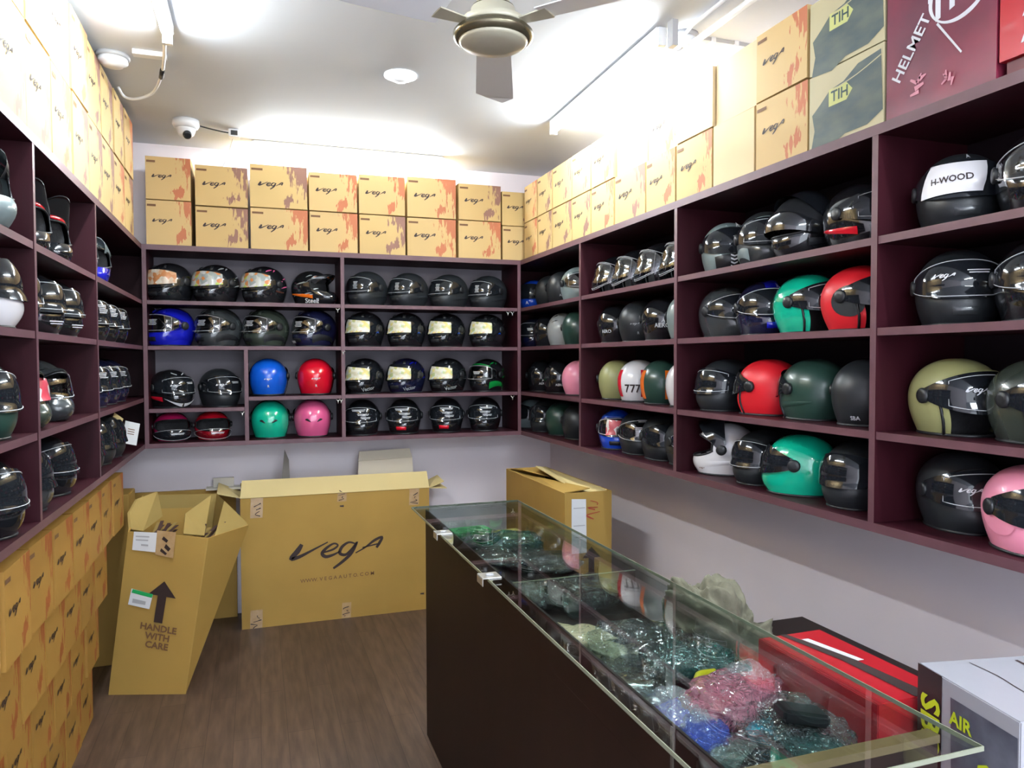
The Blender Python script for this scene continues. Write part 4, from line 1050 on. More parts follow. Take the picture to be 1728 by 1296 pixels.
for i, (x, z, s) in enumerate(((-W2 + 0.09, H1 - 0.06, 0.10), (0.02, H1 - 0.005, 0.08), (W2 - 0.10, H1 - 0.05, 0.09), (-W2 + 0.08, 0.05, 0.10), (0.04, 0.05, 0.08))):
    mb = MB()
    mb.add([(x - s * 0.35, -0.0010, z - s * 0.6), (x + s * 0.35, -0.0010, z - s * 0.6), (x + s * 0.4, -0.0010, min(z + s * 0.6, H1)), (x - s * 0.3, -0.0010, min(z + s * 0.6, H1))], [(0, 1, 2, 3)], 0)
    flat(mb, scrib(i), (x, -0.0020, z - s * 0.1), (1, 0, 0), (0, 0, 1), s * 0.8, 1)
    mb.build('tape', [M_TAPE, M_INK], big)
for x, z in ((0.02, H1 - 0.085), (W2 - 0.05, 0.10)):
    MB().add([(x - 0.012, -0.002, z), (x + 0.012, -0.002, z - 0.003), (x + 0.012, -0.002, z + 0.009), (x - 0.012, -0.002, z + 0.008)], [(0, 1, 2, 3)]).build('ink_mark', M_INK, big)
# loose pieces sticking up out of it
mb = MB(); mb.quad((-0.045, 0, -0.3), (0.045, 0, -0.3), (0.03, 0, 0.09), (0.005, 0, 0.155), 0.004)
tag(mb.build('cardboard_offcut', mat('dull_brown_grey_board', (0.20, 0.18, 0.16), 0.8), None, (0.155, 4.80, 0.90)), 'grey pointed offcut sticking up behind the wide lettered carton', 'cardboard')
mb = MB(); mb.quad((-0.19, 0, -0.30), (0.19, 0, -0.30), (0.175, 0.03, 0.065), (-0.175, 0.03, 0.055), 0.004); mb.quad((-0.175, 0.03, 0.055), (0.175, 0.03, 0.065), (0.165, 0.07, 0.12), (-0.165, 0.07, 0.112), 0.004)
tag(mb.build('cardboard_flap', mat('pale_board', (0.72, 0.64, 0.50), 0.7), None, (0.79, 4.80, 0.90)), 'pale folded board rising behind right half of the wide carton', 'cardboard')
HF = hit(300, 829, 1, 4.93).z
MB().box(-0.30, 0.30, 0, 0.03, 0, HF).build('flattened_carton', M_KRAFT, None, (-0.43, 4.93, 0.0))
tag(bpy.data.objects['flattened_carton'], 'flattened kraft carton standing against back wall in left corner', 'cardboard box')
mb = MB(); mb.box(-0.06, 0.06, 0, 0.02, 0, 0.055); mb.box(-0.10, 0.12, -0.05, 0.04, -0.012, 0)
tag(mb.build('foam_edge_guard', mat('off_white_foam', (0.62, 0.58, 0.50), 0.8), None, (-0.20, 4.935, HF + 0.0125)), 'off white foam edge piece between the leaning carton and the wide one', 'packing foam')
tag(MB().box(-0.145, 0.145, -0.11, 0.11, 0, 0.90).build('carton', [M_KRAFT], None, (-0.79, 4.46, 0.0), bevel=0.004), 'tall narrow kraft carton in the corner behind the left box stack', 'cardboard box')

# -- the leaning open carton marked HANDLE WITH CARE
Bt = [V3(-0.692, 3.965, 0.0), V3(-0.341, 3.850, 0.0), V3(-0.330, 4.36, 0.0), V3(-0.685, 4.44, 0.0)]
Tp = [hit(216, 897, 1, 3.90), hit(352, 908, 1, 3.80), hit(420, 886, 1, 4.12), hit(366, 833, 1, 4.46), hit(240, 836, 1, 4.46)]
careo = (Bt[0] + Bt[1] + Bt[2] + Bt[3]) / 4
care = thing('carton', 'leaning open carton with arrow and handling text on its front', 'cardboard box', careo)
L_ = [p - careo for p in Bt]; U_ = [p - careo for p in Tp]
def thick(mb, a, b, c, d, tt=0.007, mi=0):
    """panel a,b (bottom) c,d (top); thickness inwards"""
    n = (b - a).cross(d - a).normalized() * -tt
    vs = [a, b, c, d, a + n, b + n, c + n, d + n]
    mb.add(vs, [(0, 1, 2, 3), (0, 4, 5, 1), (1, 5, 6, 2), (2, 6, 7, 3), (3, 7, 4, 0)], 0); mb.add(vs, [(7, 6, 5, 4)], 1)
mb = MB()
thick(mb, L_[0], L_[1], U_[1], U_[0]); thick(mb, L_[1], L_[2], U_[2] , U_[1]); thick(mb, L_[2], L_[3], U_[4], U_[3]); thick(mb, L_[3], L_[0], U_[0], U_[4])
mb.add([L_[2], U_[2], U_[3]], [(0, 2, 1)], 1)
mb.add([v + V3(0, 0, 0.004) for v in L_], [(0, 1, 2, 3)], 1)
mb.build('body', [M_KRAFT, M_KRAFTI], care)
fl = [hit(*q) - careo for q in ((217, 894, 1, 3.95), (215, 866, 1, 4.02), (228, 843, 1, 4.12), (262, 830, 1, 4.24), (271, 872, 1, 4.20), (238, 897, 1, 3.98))]
mb = MB(); n = V3(0.010, 0.0, 0.002); mb.add(fl + [p + n for p in fl], [(5, 4, 3, 2, 1, 0), (6, 7, 8, 9, 10, 11)] + [(i, (i + 1) % 6, 6 + (i + 1) % 6, 6 + i) for i in range(6)]); mb.build('side_flap', M_KRAFTI, care)
fr = [hit(312, 868, 1, 4.05) - careo, hit(356, 836, 1, 4.20) - careo, hit(344, 905, 1, 4.0) - careo, hit(309, 902, 1, 3.95) - careo]
mb = MB(); mb.quad(fr[0], fr[3], fr[2], fr[1], 0.006); mb.build('side_flap', M_KRAFTI, care)
fr = [hit(378, 846, 1, 4.30) - careo, hit(419, 886, 1, 4.13) - careo, hit(362, 906, 1, 3.92) - careo]
mb = MB(); n = V3(0.004, 0.006, 0); mb.add(fr + [p + n for p in fr], [(0, 1, 2), (5, 4, 3), (0, 3, 4, 1), (1, 4, 5, 2), (2, 5, 3, 0)]); mb.build('side_flap', M_KRAFTI, care)
FO = L_[0]; fu = (L_[1] - L_[0]).normalized(); fn = (L_[1] - L_[0]).cross(U_[0] - L_[0]).normalized(); fv = fn.cross(fu).normalized()
if fn.y > 0: fn = -fn; fv = -fv
if fv.z < 0: fv = -fv
def on_front(px, py, off=0.0025):
    r = c2w(Vector((px - 864, 648 - py, FPX))); o = FO + careo + fn * off; k = (o - EYE).dot(fn) / r.dot(fn)
    return EYE + r * k - careo
mb = MB(); c = on_front(268, 1012); up = (on_front(276, 985) - on_front(266, 1048)).normalized(); rt = up.cross(fn).normalized(); rt = rt if rt.x > 0 else -rt
arrow = ([(-0.10, -0.5), (0.10, -0.5), (0.10, 0.14), (0.32, 0.14), (0.0, 0.5), (-0.32, 0.14), (-0.10, 0.14)], [(0, 1, 2, 6), (6, 2, 3, 4, 5)])
flat(mb, arrow, on_front(272, 1016), rt, up, 0.205, 0); mb.build('arrow_print', M_INK, care)
mb = MB()
for i, s in enumerate(('HANDLE', 'WITH', 'CARE')): flat(mb, text2d(s, 0.03), on_front(267 - i * 1.5, 1061 + i * 14.6), rt, up, 0.0445, 0)
mb.build('handling_text', M_INKB, care)
def decal(name, pts, mts, parent, extra=()):
    mb = MB(); mb.add([on_front(*p, 0.003) for p in pts], [tuple(range(len(pts)))[::-1]], 0)
    for (q, mi) in extra: mb.add([on_front(*p, 0.0042) for p in q], [tuple(range(len(q)))[::-1]], mi)
    return mb.build(name, mts, parent)
decal('address_label', [(226, 897), (265, 899), (262, 932), (223, 928)], [M_PAPER, M_GREY], care, [([(229, 904), (252, 905), (252, 907), (229, 906)], 1), ([(229, 910), (250, 911), (250, 913), (229, 912)], 1), ([(238, 918), (250, 919), (250, 922), (238, 921)], 1)])
M_LBLG = mat('green_label_print', (0.01, 0.35, 0.09), 0.5)
decal('price_label', [(222, 993), (258, 1003), (252, 1028), (216, 1020)], [M_PAPER, M_LBLG, M_GREY], care, [([(224, 994), (258, 1003), (256, 1009), (222, 1000)], 1), ([(224, 1010), (246, 1015), (245, 1021), (223, 1017)], 2)])
decal('tape', [(265, 895), (297, 898), (292, 942), (262, 936)], [M_TAPE, M_INK], care, [([(276, 905), (284, 912), (281, 916), (273, 910)], 1), ([(280, 918), (288, 926), (284, 931), (277, 924)], 1), ([(272, 925), (282, 934), (279, 937), (270, 930)], 1)])
mb = MB(); rr = random.Random(5)
for k in range(34):
    side = k % 3 == 0
    b = (hit(rr.uniform(246, 268), rr.uniform(893, 900), 1, 4.0) if side else hit(rr.uniform(318, 352), rr.uniform(898, 906), 1, 4.02)) - careo
    d = V3(rr.uniform(0.01, 0.10), rr.uniform(0.02, 0.1), rr.uniform(0.03, 0.085)); s_ = V3(0.016, -0.01, 0.002)
    b = b - V3(0, 0, 0.05); mb.quad(b, b + s_, b + s_ + d, b + d, 0.002, k % 2)
o = mb.build('packing_strips', [M_KRAFTI, mat('dark_paper', (0.07, 0.035, 0.03), 0.6)], None, careo)
tag(o, 'tangle of torn dark and kraft paper strips inside the leaning open carton', 'packing paper', kind='stuff')

# -- carton in the right rear corner
ZR = 0.93
a = hit(953, 833, 2, ZR); b = hit(850, 791, 2, ZR); c = hit(1030, 827, 2, ZR)
wx = c.x - a.x; dy = min(b.y, 4.90) - a.y
rc = thing('carton', 'long kraft carton with white label in the right rear corner', 'cardboard box', (a.x, a.y, 0))
mb = MB(); mb.box(0, wx, 0, 0.006, 0, ZR); mb.box(0, wx, dy - 0.006, dy, 0, ZR); mb.box(0, 0.006, 0.006, dy - 0.006, 0, ZR); mb.box(wx - 0.006, wx, 0.006, dy - 0.006, 0, ZR); mb.box(0.006, wx - 0.006, 0.006, dy - 0.006, 0, 0.006)
mb.build('body', M_KRAFT, rc)
mb = MB(); panel(mb, (0, 0.02, ZR), (0, dy - 0.05, ZR), (wx * 0.55, dy - 0.15, ZR - 0.035), (wx * 0.62, 0.05, ZR + 0.012), 0.005); mb.build('top_flap', M_KRAFT, rc)
mb = MB(); panel(mb, (wx, dy - 0.02, ZR), (wx, 0.04, ZR), (wx * 0.5, 0.10, ZR - 0.02), (wx * 0.6, dy - 0.1, ZR + 0.022), 0.005); mb.build('top_flap', M_KRAFTL, rc)
mb = MB(); panel(mb, (wx * 0.1, dy, ZR), (wx * 0.9, dy, ZR), (wx * 0.8, dy - 0.2, ZR - 0.03), (wx * 0.15, dy - 0.2, ZR + 0.02), 0.005); mb.build('end_flap', M_KRAFT, rc)
mb = MB(); l0 = wx * 0.14; l1 = wx * 0.46; mb.add([(l0, -0.002, ZR - 0.31), (l1, -0.002, ZR - 0.31), (l1 - 0.004, -0.002, ZR - 0.035), (l0, -0.002, ZR - 0.03)], [(0, 1, 2, 3)])
for z in (ZR - 0.08, ZR - 0.17, ZR - 0.23): mb.add([(l0 + 0.01, -0.003, z), (l1 - 0.01, -0.003, z), (l1 - 0.01, -0.003, z + 0.004), (l0 + 0.01, -0.003, z + 0.004)], [(0, 1, 2, 3)], 1)
mb.build('label', [M_PAPER, M_GREY], rc)
mb = MB(); flat(mb, arrow, (wx * 0.56, -0.002, ZR - 0.36), (1, 0, 0), (0, 0, 1), 0.16, 0); mb.build('arrow_print', M_INK, rc)
mb = MB(); flat(mb, scrib(9), (wx * 0.62, -0.002, ZR - 0.09), (1, 0, 0), (0, 0, 1), 0.10, 0); mb.build('marker_scribble', mat('red_marker', (0.35, 0.04, 0.02), 0.6), rc)

# ================================================================== GLASS COUNTER
CX0, CX1, CY0, CY1, CZ = 0.672, 1.075, 0.93, 3.085, 0.98
ZI = 0.845                                                        # display board inside the counter
ct = thing('display_counter', 'long dark shop counter with glass top full of packaged spares', 'counter', ((CX0 + CX1) / 2, (CY0 + CY1) / 2, 0))
cx, cy = (CX0 + CX1) / 2, (CY0 + CY1) / 2
def cb(name, x0, x1, y0, y1, z0, z1, mt): return MB().box(x0 - cx, x1 - cx, y0 - cy, y1 - cy, z0, z1).build(name, mt, ct)
cb('cabinet', CX0, CX1, CY0, CY1, 0.0, ZI, M_COUNTER)
cb('front_rail', CX0, CX0 + 0.006, CY0 + 0.02, CY1, ZI + 0.0005, CZ - 0.010, M_COUNTER)
cb('top_glass', 0.618, 1.094, CY0 - 0.065, 3.108, CZ - 0.008, CZ, M_GLASS)
for (x0, x1, y0, y1) in ((0.616, 0.618, CY0 - 0.065, 3.108), (1.094, 1.096, CY0 - 0.065, 3.108), (0.616, 1.096, 3.108, 3.110), (0.616, 1.096, CY0 - 0.067, CY0 - 0.065)):
    cb('glass_edge', x0, x1, y0, y1, CZ - 0.008, CZ, M_GEDGE)
cb('back_glass', CX1 - 0.005, CX1, CY0 + 0.02, CY1 - 0.006, ZI + 0.0005, CZ - 0.0085, M_GLASS)
cb('end_glass', CX0 + 0.007, CX1, CY1 - 0.005, CY1, ZI + 0.0005, CZ - 0.0085, M_GLASS)
cb('near_end_panel', CX0, CX1, CY0, CY0 + 0.018, ZI + 0.0005, CZ - 0.0225, M_COUNTER)
cb('near_end_rail', CX0, CX1, CY0 - 0.004, CY0 + 0.020, CZ - 0.0220, CZ - 0.0085, mat('light_wood_rail', (0.17, 0.12, 0.05), 0.4, noise_amt=0.3))
cb('glass_partition', CX0 + 0.008, CX1 - 0.008, 1.97, 1.976, ZI + 0.0005, CZ - 0.009, M_GLASS)
cb('partition_edge', CX0 + 0.008, CX1 - 0.008, 1.969, 1.977, CZ - 0.0092, CZ - 0.0085, M_GEDGE)
cb('joint_strip', CX0 - 0.003, CX0 - 0.0005, 1.10, 1.108, 0.80, CZ - 0.012, mat('dull_joint_strip', (0.07, 0.06, 0.05), 0.4))
for (px, py) in ((746, 898), (824, 971)):
    q = hit(px, py, 2, CZ + 0.003)
    mb = MB(); mb.box(-0.030, 0.028, -0.028, 0.028, 0.0005, 0.004); mb.box(-0.030, -0.027, -0.028, 0.028, -0.02, 0.0005)
    cl = mb.build('glass_clip', M_METAL, ct, (q.x - cx + 0.004, q.y - cy, CZ), (0, 0, 0), bevel=0.001)
    MB().lathe([(0.012, 0.004), (0.012, 0.007), (0.006, 0.008)], 14).build('clip_screw', M_GREY, cl)

# ------------------------------------------------------------------ what lies in the counter
def bagmat(name, tint, film, fw): return glassy(name, tint, 0.07, 0.05, bump=1.0, scale=48, film=film, filmw=fw)
BAGM = {'clear': bagmat('clear_film', (0.74, 0.84, 0.83), (0.3, 0.5, 0.5), 0.0), 'cream': bagmat('cream_film', (0.85, 0.80, 0.60), (0.75, 0.68, 0.42), 0.60),
        'pink': bagmat('pink_film', (0.8, 0.45, 0.52), (0.60, 0.20, 0.28), 0.45), 'white': bagmat('milky_film', (0.85, 0.88, 0.9), (0.62, 0.64, 0.68), 0.30), 'teal': bagmat('teal_film', (0.35, 0.62, 0.60), (0.03, 0.22, 0.20), 0.22),
        'blue': bagmat('blue_film', (0.3, 0.4, 0.8), (0.02, 0.08, 0.5), 0.5), 'cyan': bagmat('cyan_film', (0.3, 0.7, 0.85), (0.01, 0.35, 0.5), 0.6)}
@cached
def bag_mesh(seed, m_, lx, ly, lz):
    bm = bmesh.new(); bmesh.ops.create_icosphere(bm, subdivisions=4, radius=1.0)
    off = Vector((seed * 3.7, seed * 1.3, 0))
    for v in bm.verts:
        p = v.co.copy(); q = p * 2.3 + off
        n1 = noise.noise(q); n2 = 1 - abs(noise.noise(p * 5.0 + off)) * 2.2
        r = 1 + 0.22 * n1 + 0.10 * n2
        x = math.copysign(abs(p.x) ** 0.75, p.x); y = math.copysign(abs(p.y) ** 0.75, p.y)
        v.co = Vector((x * lx * r, y * ly * r, (p.z * lz * (1 + 0.5 * n1 + 0.35 * n2))))
        v.co.z = max(v.co.z + lz, 0.001)
    me = bpy.data.meshes.new('plastic_wrapper'); bm.to_mesh(me); bm.free()
    for p in me.polygons: p.use_smooth = True
    me.materials.append(m_); return me
@cached
def spare_visor_mesh(w_, h_, bend, mt):
    mb = MB(); vs = []; fs = []; N, K = 20, 6
    for side in (0, 1):
        for i in range(N + 1):
            a = (i / N - 0.5) * PI * 0.86
            for j in range(K + 1):
                t = j / K; k = 1 - 0.35 * abs(i / N - 0.5) * 2
                vs.append((w_ * math.sin(a), (t - 0.5) * h_ * k + 0.02 * math.cos(a), bend * math.cos(a) * (1 - 0.35 * t) - side * 0.002))
    n1 = (N + 1) * (K + 1)
    for i in range(N):
        for j in range(K):
            a = i * (K + 1) + j; b = a + K + 1; fs += [(a, b, b + 1, a + 1), (n1 + a, n1 + a + 1, n1 + b + 1, n1 + b)]
    mb.add(vs, fs, 0, True); return mb.mesh('spare_visor', mt)
def bag(px, py, film, rz, lx, ly, lz, label, inner='gloss black', cat='packaged visor', seed=None, z=None):
    z = z if z else ZI + 0.003
    q = hit(px, py, 2, z + lz)
    q.x = max(CX0 + 0.02 + min(lx, ly), min(q.x, CX1 - 0.02 - min(lx, ly)))
    t = thing('packaged_visor', label, cat, (q.x, q.y, z), R(rz), 'plastic wrapped spares in the counter')
    link('plastic_wrapper', bag_mesh(seed or int(px) % 17, BAGM[film], lx, ly, lz), t)
    if inner:
        link('visor', spare_visor_mesh(lx * 0.90, ly * 1.45, lz * 1.55, P[inner] if inner in P else mat(inner, (0.3, 0.3, 0.3))), t, (0, 0, 0.004))
    return t
items = [
 (800, 908, 'clear', 20, 0.12, 0.10, 0.026, 'clear bag with dark visor at far left of the counter', 'gloss black'),
 (905, 912, 'teal', -10, 0.12, 0.11, 0.030, 'teal tinted bag of spares beside the yellow patterned box', 'gloss black'),
 (850, 935, 'clear', 50, 0.12, 0.10, 0.022, 'crinkled bag on dark visor just beyond the glass partition, left', 'gloss black'),
 (950, 945, 'clear', -30, 0.13, 0.09, 0.026, 'dark visor bag by the back glass just beyond the partition', 'navy'),
 (900, 1003, 'clear', 70, 0.10, 0.09, 0.022, 'dark visor bag just nearer than the partition, left side', 'gloss black'),
 (985, 1000, 'clear', 15, 0.13, 0.10, 0.030, 'black visor bag just nearer than the partition, right side', 'gloss black'),
 (1002, 1085, 'cream', 118, 0.135, 0.050, 0.022, 'long cream coloured wrapped packet along the front rail', None),
 (1078, 1085, 'clear', -15, 0.12, 0.10, 0.034, 'shiny clear bag with dark purple part right of cream packet', 'dark grey'),
 (1155, 1100, 'clear', 30, 0.11, 0.09, 0.032, 'clear bag on coiled dark visor near the back glass', 'gloss black'),
 (1215, 1110, 'teal', -30, 0.10, 0.08, 0.032, 'green glinting bag against the back glass below the cloth', 'gloss black'),
 (1075, 1150, 'clear', 60, 0.11, 0.08, 0.024, 'dark crumpled bag below the cream packet along the rail', 'gloss black'),
 (1150, 1200, 'white', 100, 0.085, 0.055, 0.024, 'white wrapped round packet with blue band near the rail', 'blue'),
 (1240, 1180, 'pink', 14, 0.115, 0.075, 0.034, 'large dark pink wrapped bundle in the near counter', 'dark pink'),
 (1320, 1150, 'white', 25, 0.08, 0.055, 0.034, 'milky crumpled bag end next to the pink bundle', None),
 (1190, 1238, 'blue', 60, 0.07, 0.045, 0.018, 'blue and yellow packet near the front rail', None),
 (1320, 1205, 'clear', -20, 0.09, 0.06, 0.028, 'black goggles in film right below the pink bundle', 'gloss black'),
 (1290, 1236, 'cyan', 10, 0.035, 0.025, 0.016, 'small cyan packet near the front of the counter', None),
 (1430, 1225, 'clear', -30, 0.085, 0.055, 0.026, 'dark visor bag beside the red box reflection', 'gloss black'),
 (1255, 1275, 'clear', 30, 0.08, 0.05, 0.020, 'dark teal bag at the near corner of the counter', 'dark green'),
 (1370, 1262, 'teal', 80, 0.08, 0.05, 0.020, 'teal bag against the near end rail', 'gloss black'),
]
for it in items: bag(*it[:7], it[7], it[8])
# small boxes lying in the far part of the counter
q = hit(833, 868, 2, ZI + 0.05)
print_box('small_box', 'flat green box at the far end inside the counter', 'box', 0.17, 0.10, 0.045, (0.84, 3.00, ZI + 0.002), R(6), mat('green_board', (0.03, 0.45, 0.10), 0.4, coat=0.4), [(text2d('GLOVES', 0.01), 0, 0.02, 0.02, 0, M_WLINE)])
M_YEL = mat('yellow_patterned_board', (0.60, 0.50, 0.10), 0.4, col2=(0.10, 0.07, 0.02), noise_scale=22)
MB().box(-0.06, 0.06, -0.085, 0.085, 0, 0.045).build('small_box', M_YEL, None, (0.985, 2.86, ZI + 0.002), (0, 0, R(8)), bevel=0.002)
tag(bpy.data.objects['small_box.001'], 'yellow and black patterned box beside the green box in the counter', 'box')
MB().box(-0.045, 0.045, -0.032, 0.032, 0, 0.024).build('wallet_pouch', M_BLACK, None, (0.985, 1.155, ZI + 0.060), (R(-6), R(8), R(-20)), bevel=0.006)
tag(bpy.data.objects['wallet_pouch'], 'flat black pouch lying on top of bags in the near counter', 'pouch')
MB().tube(catmull([(-0.05, 0, 0), (0, 0.02, 0.006), (0.05, 0, 0)], 5), [0.010] * 11, 8).build('yellow_roll', mat('yellow_plastic', (0.60, 0.55, 0.02), 0.3), None, (0.93, 1.385, ZI + 0.05), (0, 0, R(40)))
tag(bpy.data.objects['yellow_roll'], 'small yellow tube at the left end of the pink bundle', 'packet')

# ================================================================== BEHIND THE COUNTER
st = thing('side_table', 'low dark table between the counter and the right wall', 'table', (1.58, 1.52, 0))
MB().box(-0.40, 0.40, -0.80, 0.80, 0.585, 0.61).build('tabletop', M_COUNTER, st)
for sx in (-0.36, 0.36):
    for sy in (-0.74, 0.74): MB().box(sx - 0.02, sx + 0.02, sy - 0.02, sy + 0.02, 0, 0.585).build('leg', M_COUNTER, st)
ZTT = 0.611
rb = thing('helmet_box', 'red gloss box with black stripe lying behind the counter', 'cardboard box', (1.275, 1.345, ZTT))
mb = MB(); mb.box(-0.095, 0.095, -0.185, 0.195, 0, 0.292); mb.build('carton', M_REDB, rb, bevel=0.002)
mb = MB(); f = 0.2932
mb.add([(-0.030, 0.193, f), (-0.012, 0.193, f), (0.030, 0.02, f), (0.045, -0.183, f), (0.005, -0.183, f), (0.0, 0.02, f)], [(0, 5, 2, 1), (5, 4, 3, 2)], 0)
mb.add([(0.0, 0.15, f + 0.0004), (0.02, 0.15, f + 0.0004), (0.05, -0.0, f + 0.0004), (0.032, 0.0, f + 0.0004)], [(0, 3, 2, 1)], 1)
mb.build('stripe_print', [M_INK, M_WLINE], rb)
A = hit(1550, 1118, 2, 0.985); B = hit(1722, 1219, 2, 0.985)
ux = (A - B); Lf = ux.length; ux.normalize(); rzw = math.atan2(-ux.y, -ux.x)
wb = thing('helmet_box', 'white and grey helmet box with yellow-green letters in the near corner', 'cardboard box', ((A.x + B.x) / 2, (A.y + B.y) / 2, ZTT), rzw)
Hw = 0.985 - ZTT
# local frame: +x runs from the far corner to the near corner, the printed face is y=0, body towards +y
mb = MB(); mb.box(-Lf / 2, Lf / 2, 0, 0.30, 0, Hw); mb.build('carton', mat('white_gloss_board', (0.34, 0.34, 0.37), 0.35, coat=0.1, noise_amt=0.05), wb, bevel=0.002)
M_BSCN = mat('grey_scene_print', (0.16, 0.17, 0.21), 0.35, col2=(0.02, 0.022, 0.035), noise_scale=9, coat=0.3)
M_LIME = mat('yellow_green_ink', (0.52, 0.62, 0.02), 0.45)
x0 = -Lf / 2; mb = MB()
mb.add([(x0, -0.001, 0), (x0 + Lf * 0.27, -0.001, 0), (x0 + Lf * 0.27, -0.001, Hw), (x0, -0.001, Hw)], [(0, 1, 2, 3)], 0); mb.build('black_band', M_BLACK, wb)
mb = MB(); mb.add([(x0 + Lf * 0.40, -0.001, 0), (Lf / 2 - 0.004, -0.001, 0), (Lf / 2 - 0.004, -0.001, Hw - 0.03), (x0 + Lf * 0.36, -0.001, Hw - 0.03)], [(0, 1, 2, 3)], 0); mb.build('scene_print', M_BSCN, wb)
mb = MB(); flat(mb, text2d('SBS', 0.03), (x0 + Lf * 0.14, -0.0025, Hw - 0.105), (0, 0, -1), (1, 0, 0), 0.072, 0); mb.build('band_lettering', M_LIME, wb)
mb = MB(); flat(mb, text2d('AIR', 0.03), (x0 + Lf * 0.47, -0.0025, Hw - 0.068), (1, 0, 0), (0, 0, 1), 0.036, 0)
flat(mb, text2d('CN', 0.04, 0.2), (Lf / 2 - 0.055, -0.0025, Hw - 0.17), (0.3, 0, -1), (1, 0, 0.3), 0.085, 0); mb.build('face_lettering', M_LIME, wb)
mb = MB(); mb.add([(-Lf / 2 + 0.02, 0.20, Hw + 0.001), (Lf / 2 - 0.02, 0.20, Hw + 0.001), (Lf / 2 - 0.02, 0.207, Hw + 0.001), (-Lf / 2 + 0.02, 0.207, Hw + 0.001)], [(0, 1, 2, 3)])
flat(mb, strokes([[(-0.5, 0.0, 0.01), (-0.2, 0.03, 0.012), (0.1, 0.0, 0.012), (0.5, 0.03, 0.008)]]), (0, 0.10, Hw + 0.001), (1, 0, 0), (0, 1, 0), 0.22, 0); mb.build('top_line_print', M_INK, wb)
# crumpled cloth bag
bm = bmesh.new(); bmesh.ops.create_icosphere(bm, subdivisions=6, radius=1.0)
for v in bm.verts:
    p = v.co.copy(); n1 = noise.noise(p * 1.4 + Vector((4, 1, 2))); n2 = abs(noise.noise(Vector((p.x * 2.2 + 1, p.y * 2.2 + 7, p.z * 3.6)))); n3 = abs(noise.noise(Vector((p.x * 5, p.y * 4, p.z * 8))))
    r = 1 + 0.32 * n1 - 0.22 * n2 - 0.09 * n3
    v.co = Vector((p.x * 0.145 * r, p.y * 0.19 * r, max((p.z * 0.5 + 0.5) * 0.335 * r * (1 - 0.25 * (p.x + 0.3 * p.y)), 0.0)))
me = bpy.data.meshes.new('cloth_bag'); bm.to_mesh(me); bm.free()
for p in me.polygons: p.use_smooth = True
me.materials.append(mat('olive_grey_cloth', (0.20, 0.19, 0.13), 0.9, noise_amt=0.3, noise_scale=30, bump=0.4))
o = link('cloth_bag', me, None, (1.315, 1.93, ZTT)); tag(o, 'crumpled olive grey cloth heaped behind the counter beside the wall', 'cloth')
mb = MB(); mb.quad((-0.08, -0.05, 0), (0.09, -0.04, 0.01), (0.07, 0.07, 0.05), (-0.07, 0.05, 0.03), 0.004); mb.quad((-0.05, -0.02, 0.03), (0.05, -0.08, 0.03), (0.09, 0.03, 0.06), (-0.02, 0.07, 0.09), 0.004)
tag(mb.build('torn_card', M_KRAFTL, None, (1.27, 2.20, ZTT + 0.005)), 'torn pale card lying behind the counter beside the cloth', 'cardboard')

# ================================================================== CEILING FAN
fan = thing('ceiling_fan', 'cream and bronze ceiling fan hanging from the middle of the ceiling', 'ceiling fan', (0.668, 2.10, 2.515))
fan.scale = (1.08, 1.08, 0.98)
M_CREAM = mat('cream_enamel', (0.48, 0.45, 0.34), 0.35, coat=0.3); M_BRONZE = mat('bronze_trim', (0.16, 0.14, 0.09), 0.25, metal=0.7); M_BLADE = mat('pale_grey_blade', (0.82, 0.83, 0.84), 0.5)
MB().lathe([(0.001, 0.0), (0.05, 0.001), (0.086, 0.008), (0.096, 0.018)], 40).build('bottom_cover', M_CREAM, fan)
MB().lathe([(0.096, 0.016), (0.107, 0.026), (0.109, 0.040), (0.100, 0.050), (0.070, 0.056)], 40).build('motor_trim', M_BRONZE, fan)
MB().lathe([(0.092, 0.052), (0.088, 0.075), (0.062, 0.090), (0.060, 0.112)], 32).build('motor_housing', M_CREAM, fan)
MB().lathe([(0.058, 0.100), (0.058, 0.116), (0.046, 0.120)], 32).build('motor_collar', M_BRONZE, fan)
MB().lathe([(0.046, 0.118), (0.040, 0.20), (0.016, 0.215), (0.016, 0.34), (0.055, 0.345), (0.060, 0.412)], 24).build('down_rod', M_CREAM, fan)
for k in range(3):
    a = R(-18.1 + 90) + k * R(120)
    mb = MB(); mb.add([(0.085, -0.018, 0.058), (0.085, 0.018, 0.058), (0.17, 0.03, 0.060), (0.17, -0.03, 0.060), (0.085, -0.018, 0.062), (0.085, 0.018, 0.062), (0.17, 0.03, 0.064), (0.17, -0.03, 0.064)], [(0, 1, 2, 3), (7, 6, 5, 4), (0, 4, 5, 1), (1, 5, 6, 2), (2, 6, 7, 3), (3, 7, 4, 0)])
    ir = mb.build('blade_iron', M_CREAM, fan, (0, 0, 0), (0, 0, a))
    vs = []; N = 10
    for i in range(N + 1):
        t = i / N; x = 0.15 + 0.43 * t; wv = 0.050 + 0.016 * t - 0.04 * max(0, t - 0.92) / 0.08
        vs += [(x, -wv, 0.066 - 0.010), (x, wv, 0.066 + 0.010), (x, -wv, 0.069 - 0.010), (x, wv, 0.069 + 0.010)]
    fs = []
    for i in range(N): a0, b0 = 4 * i, 4 * i + 4; fs += [(a0, a0 + 1, b0 + 1, b0), (a0 + 2, b0 + 2, b0 + 3, a0 + 3), (a0, b0, b0 + 2, a0 + 2), (a0 + 1, a0 + 3, b0 + 3, b0 + 1)]
    fs += [(0, 2, 3, 1), (4 * N, 4 * N + 1, 4 * N + 3, 4 * N + 2)]
    MB().add(vs, fs).build('blade', M_BLADE, fan, (0, 0, 0), (0, 0, a))

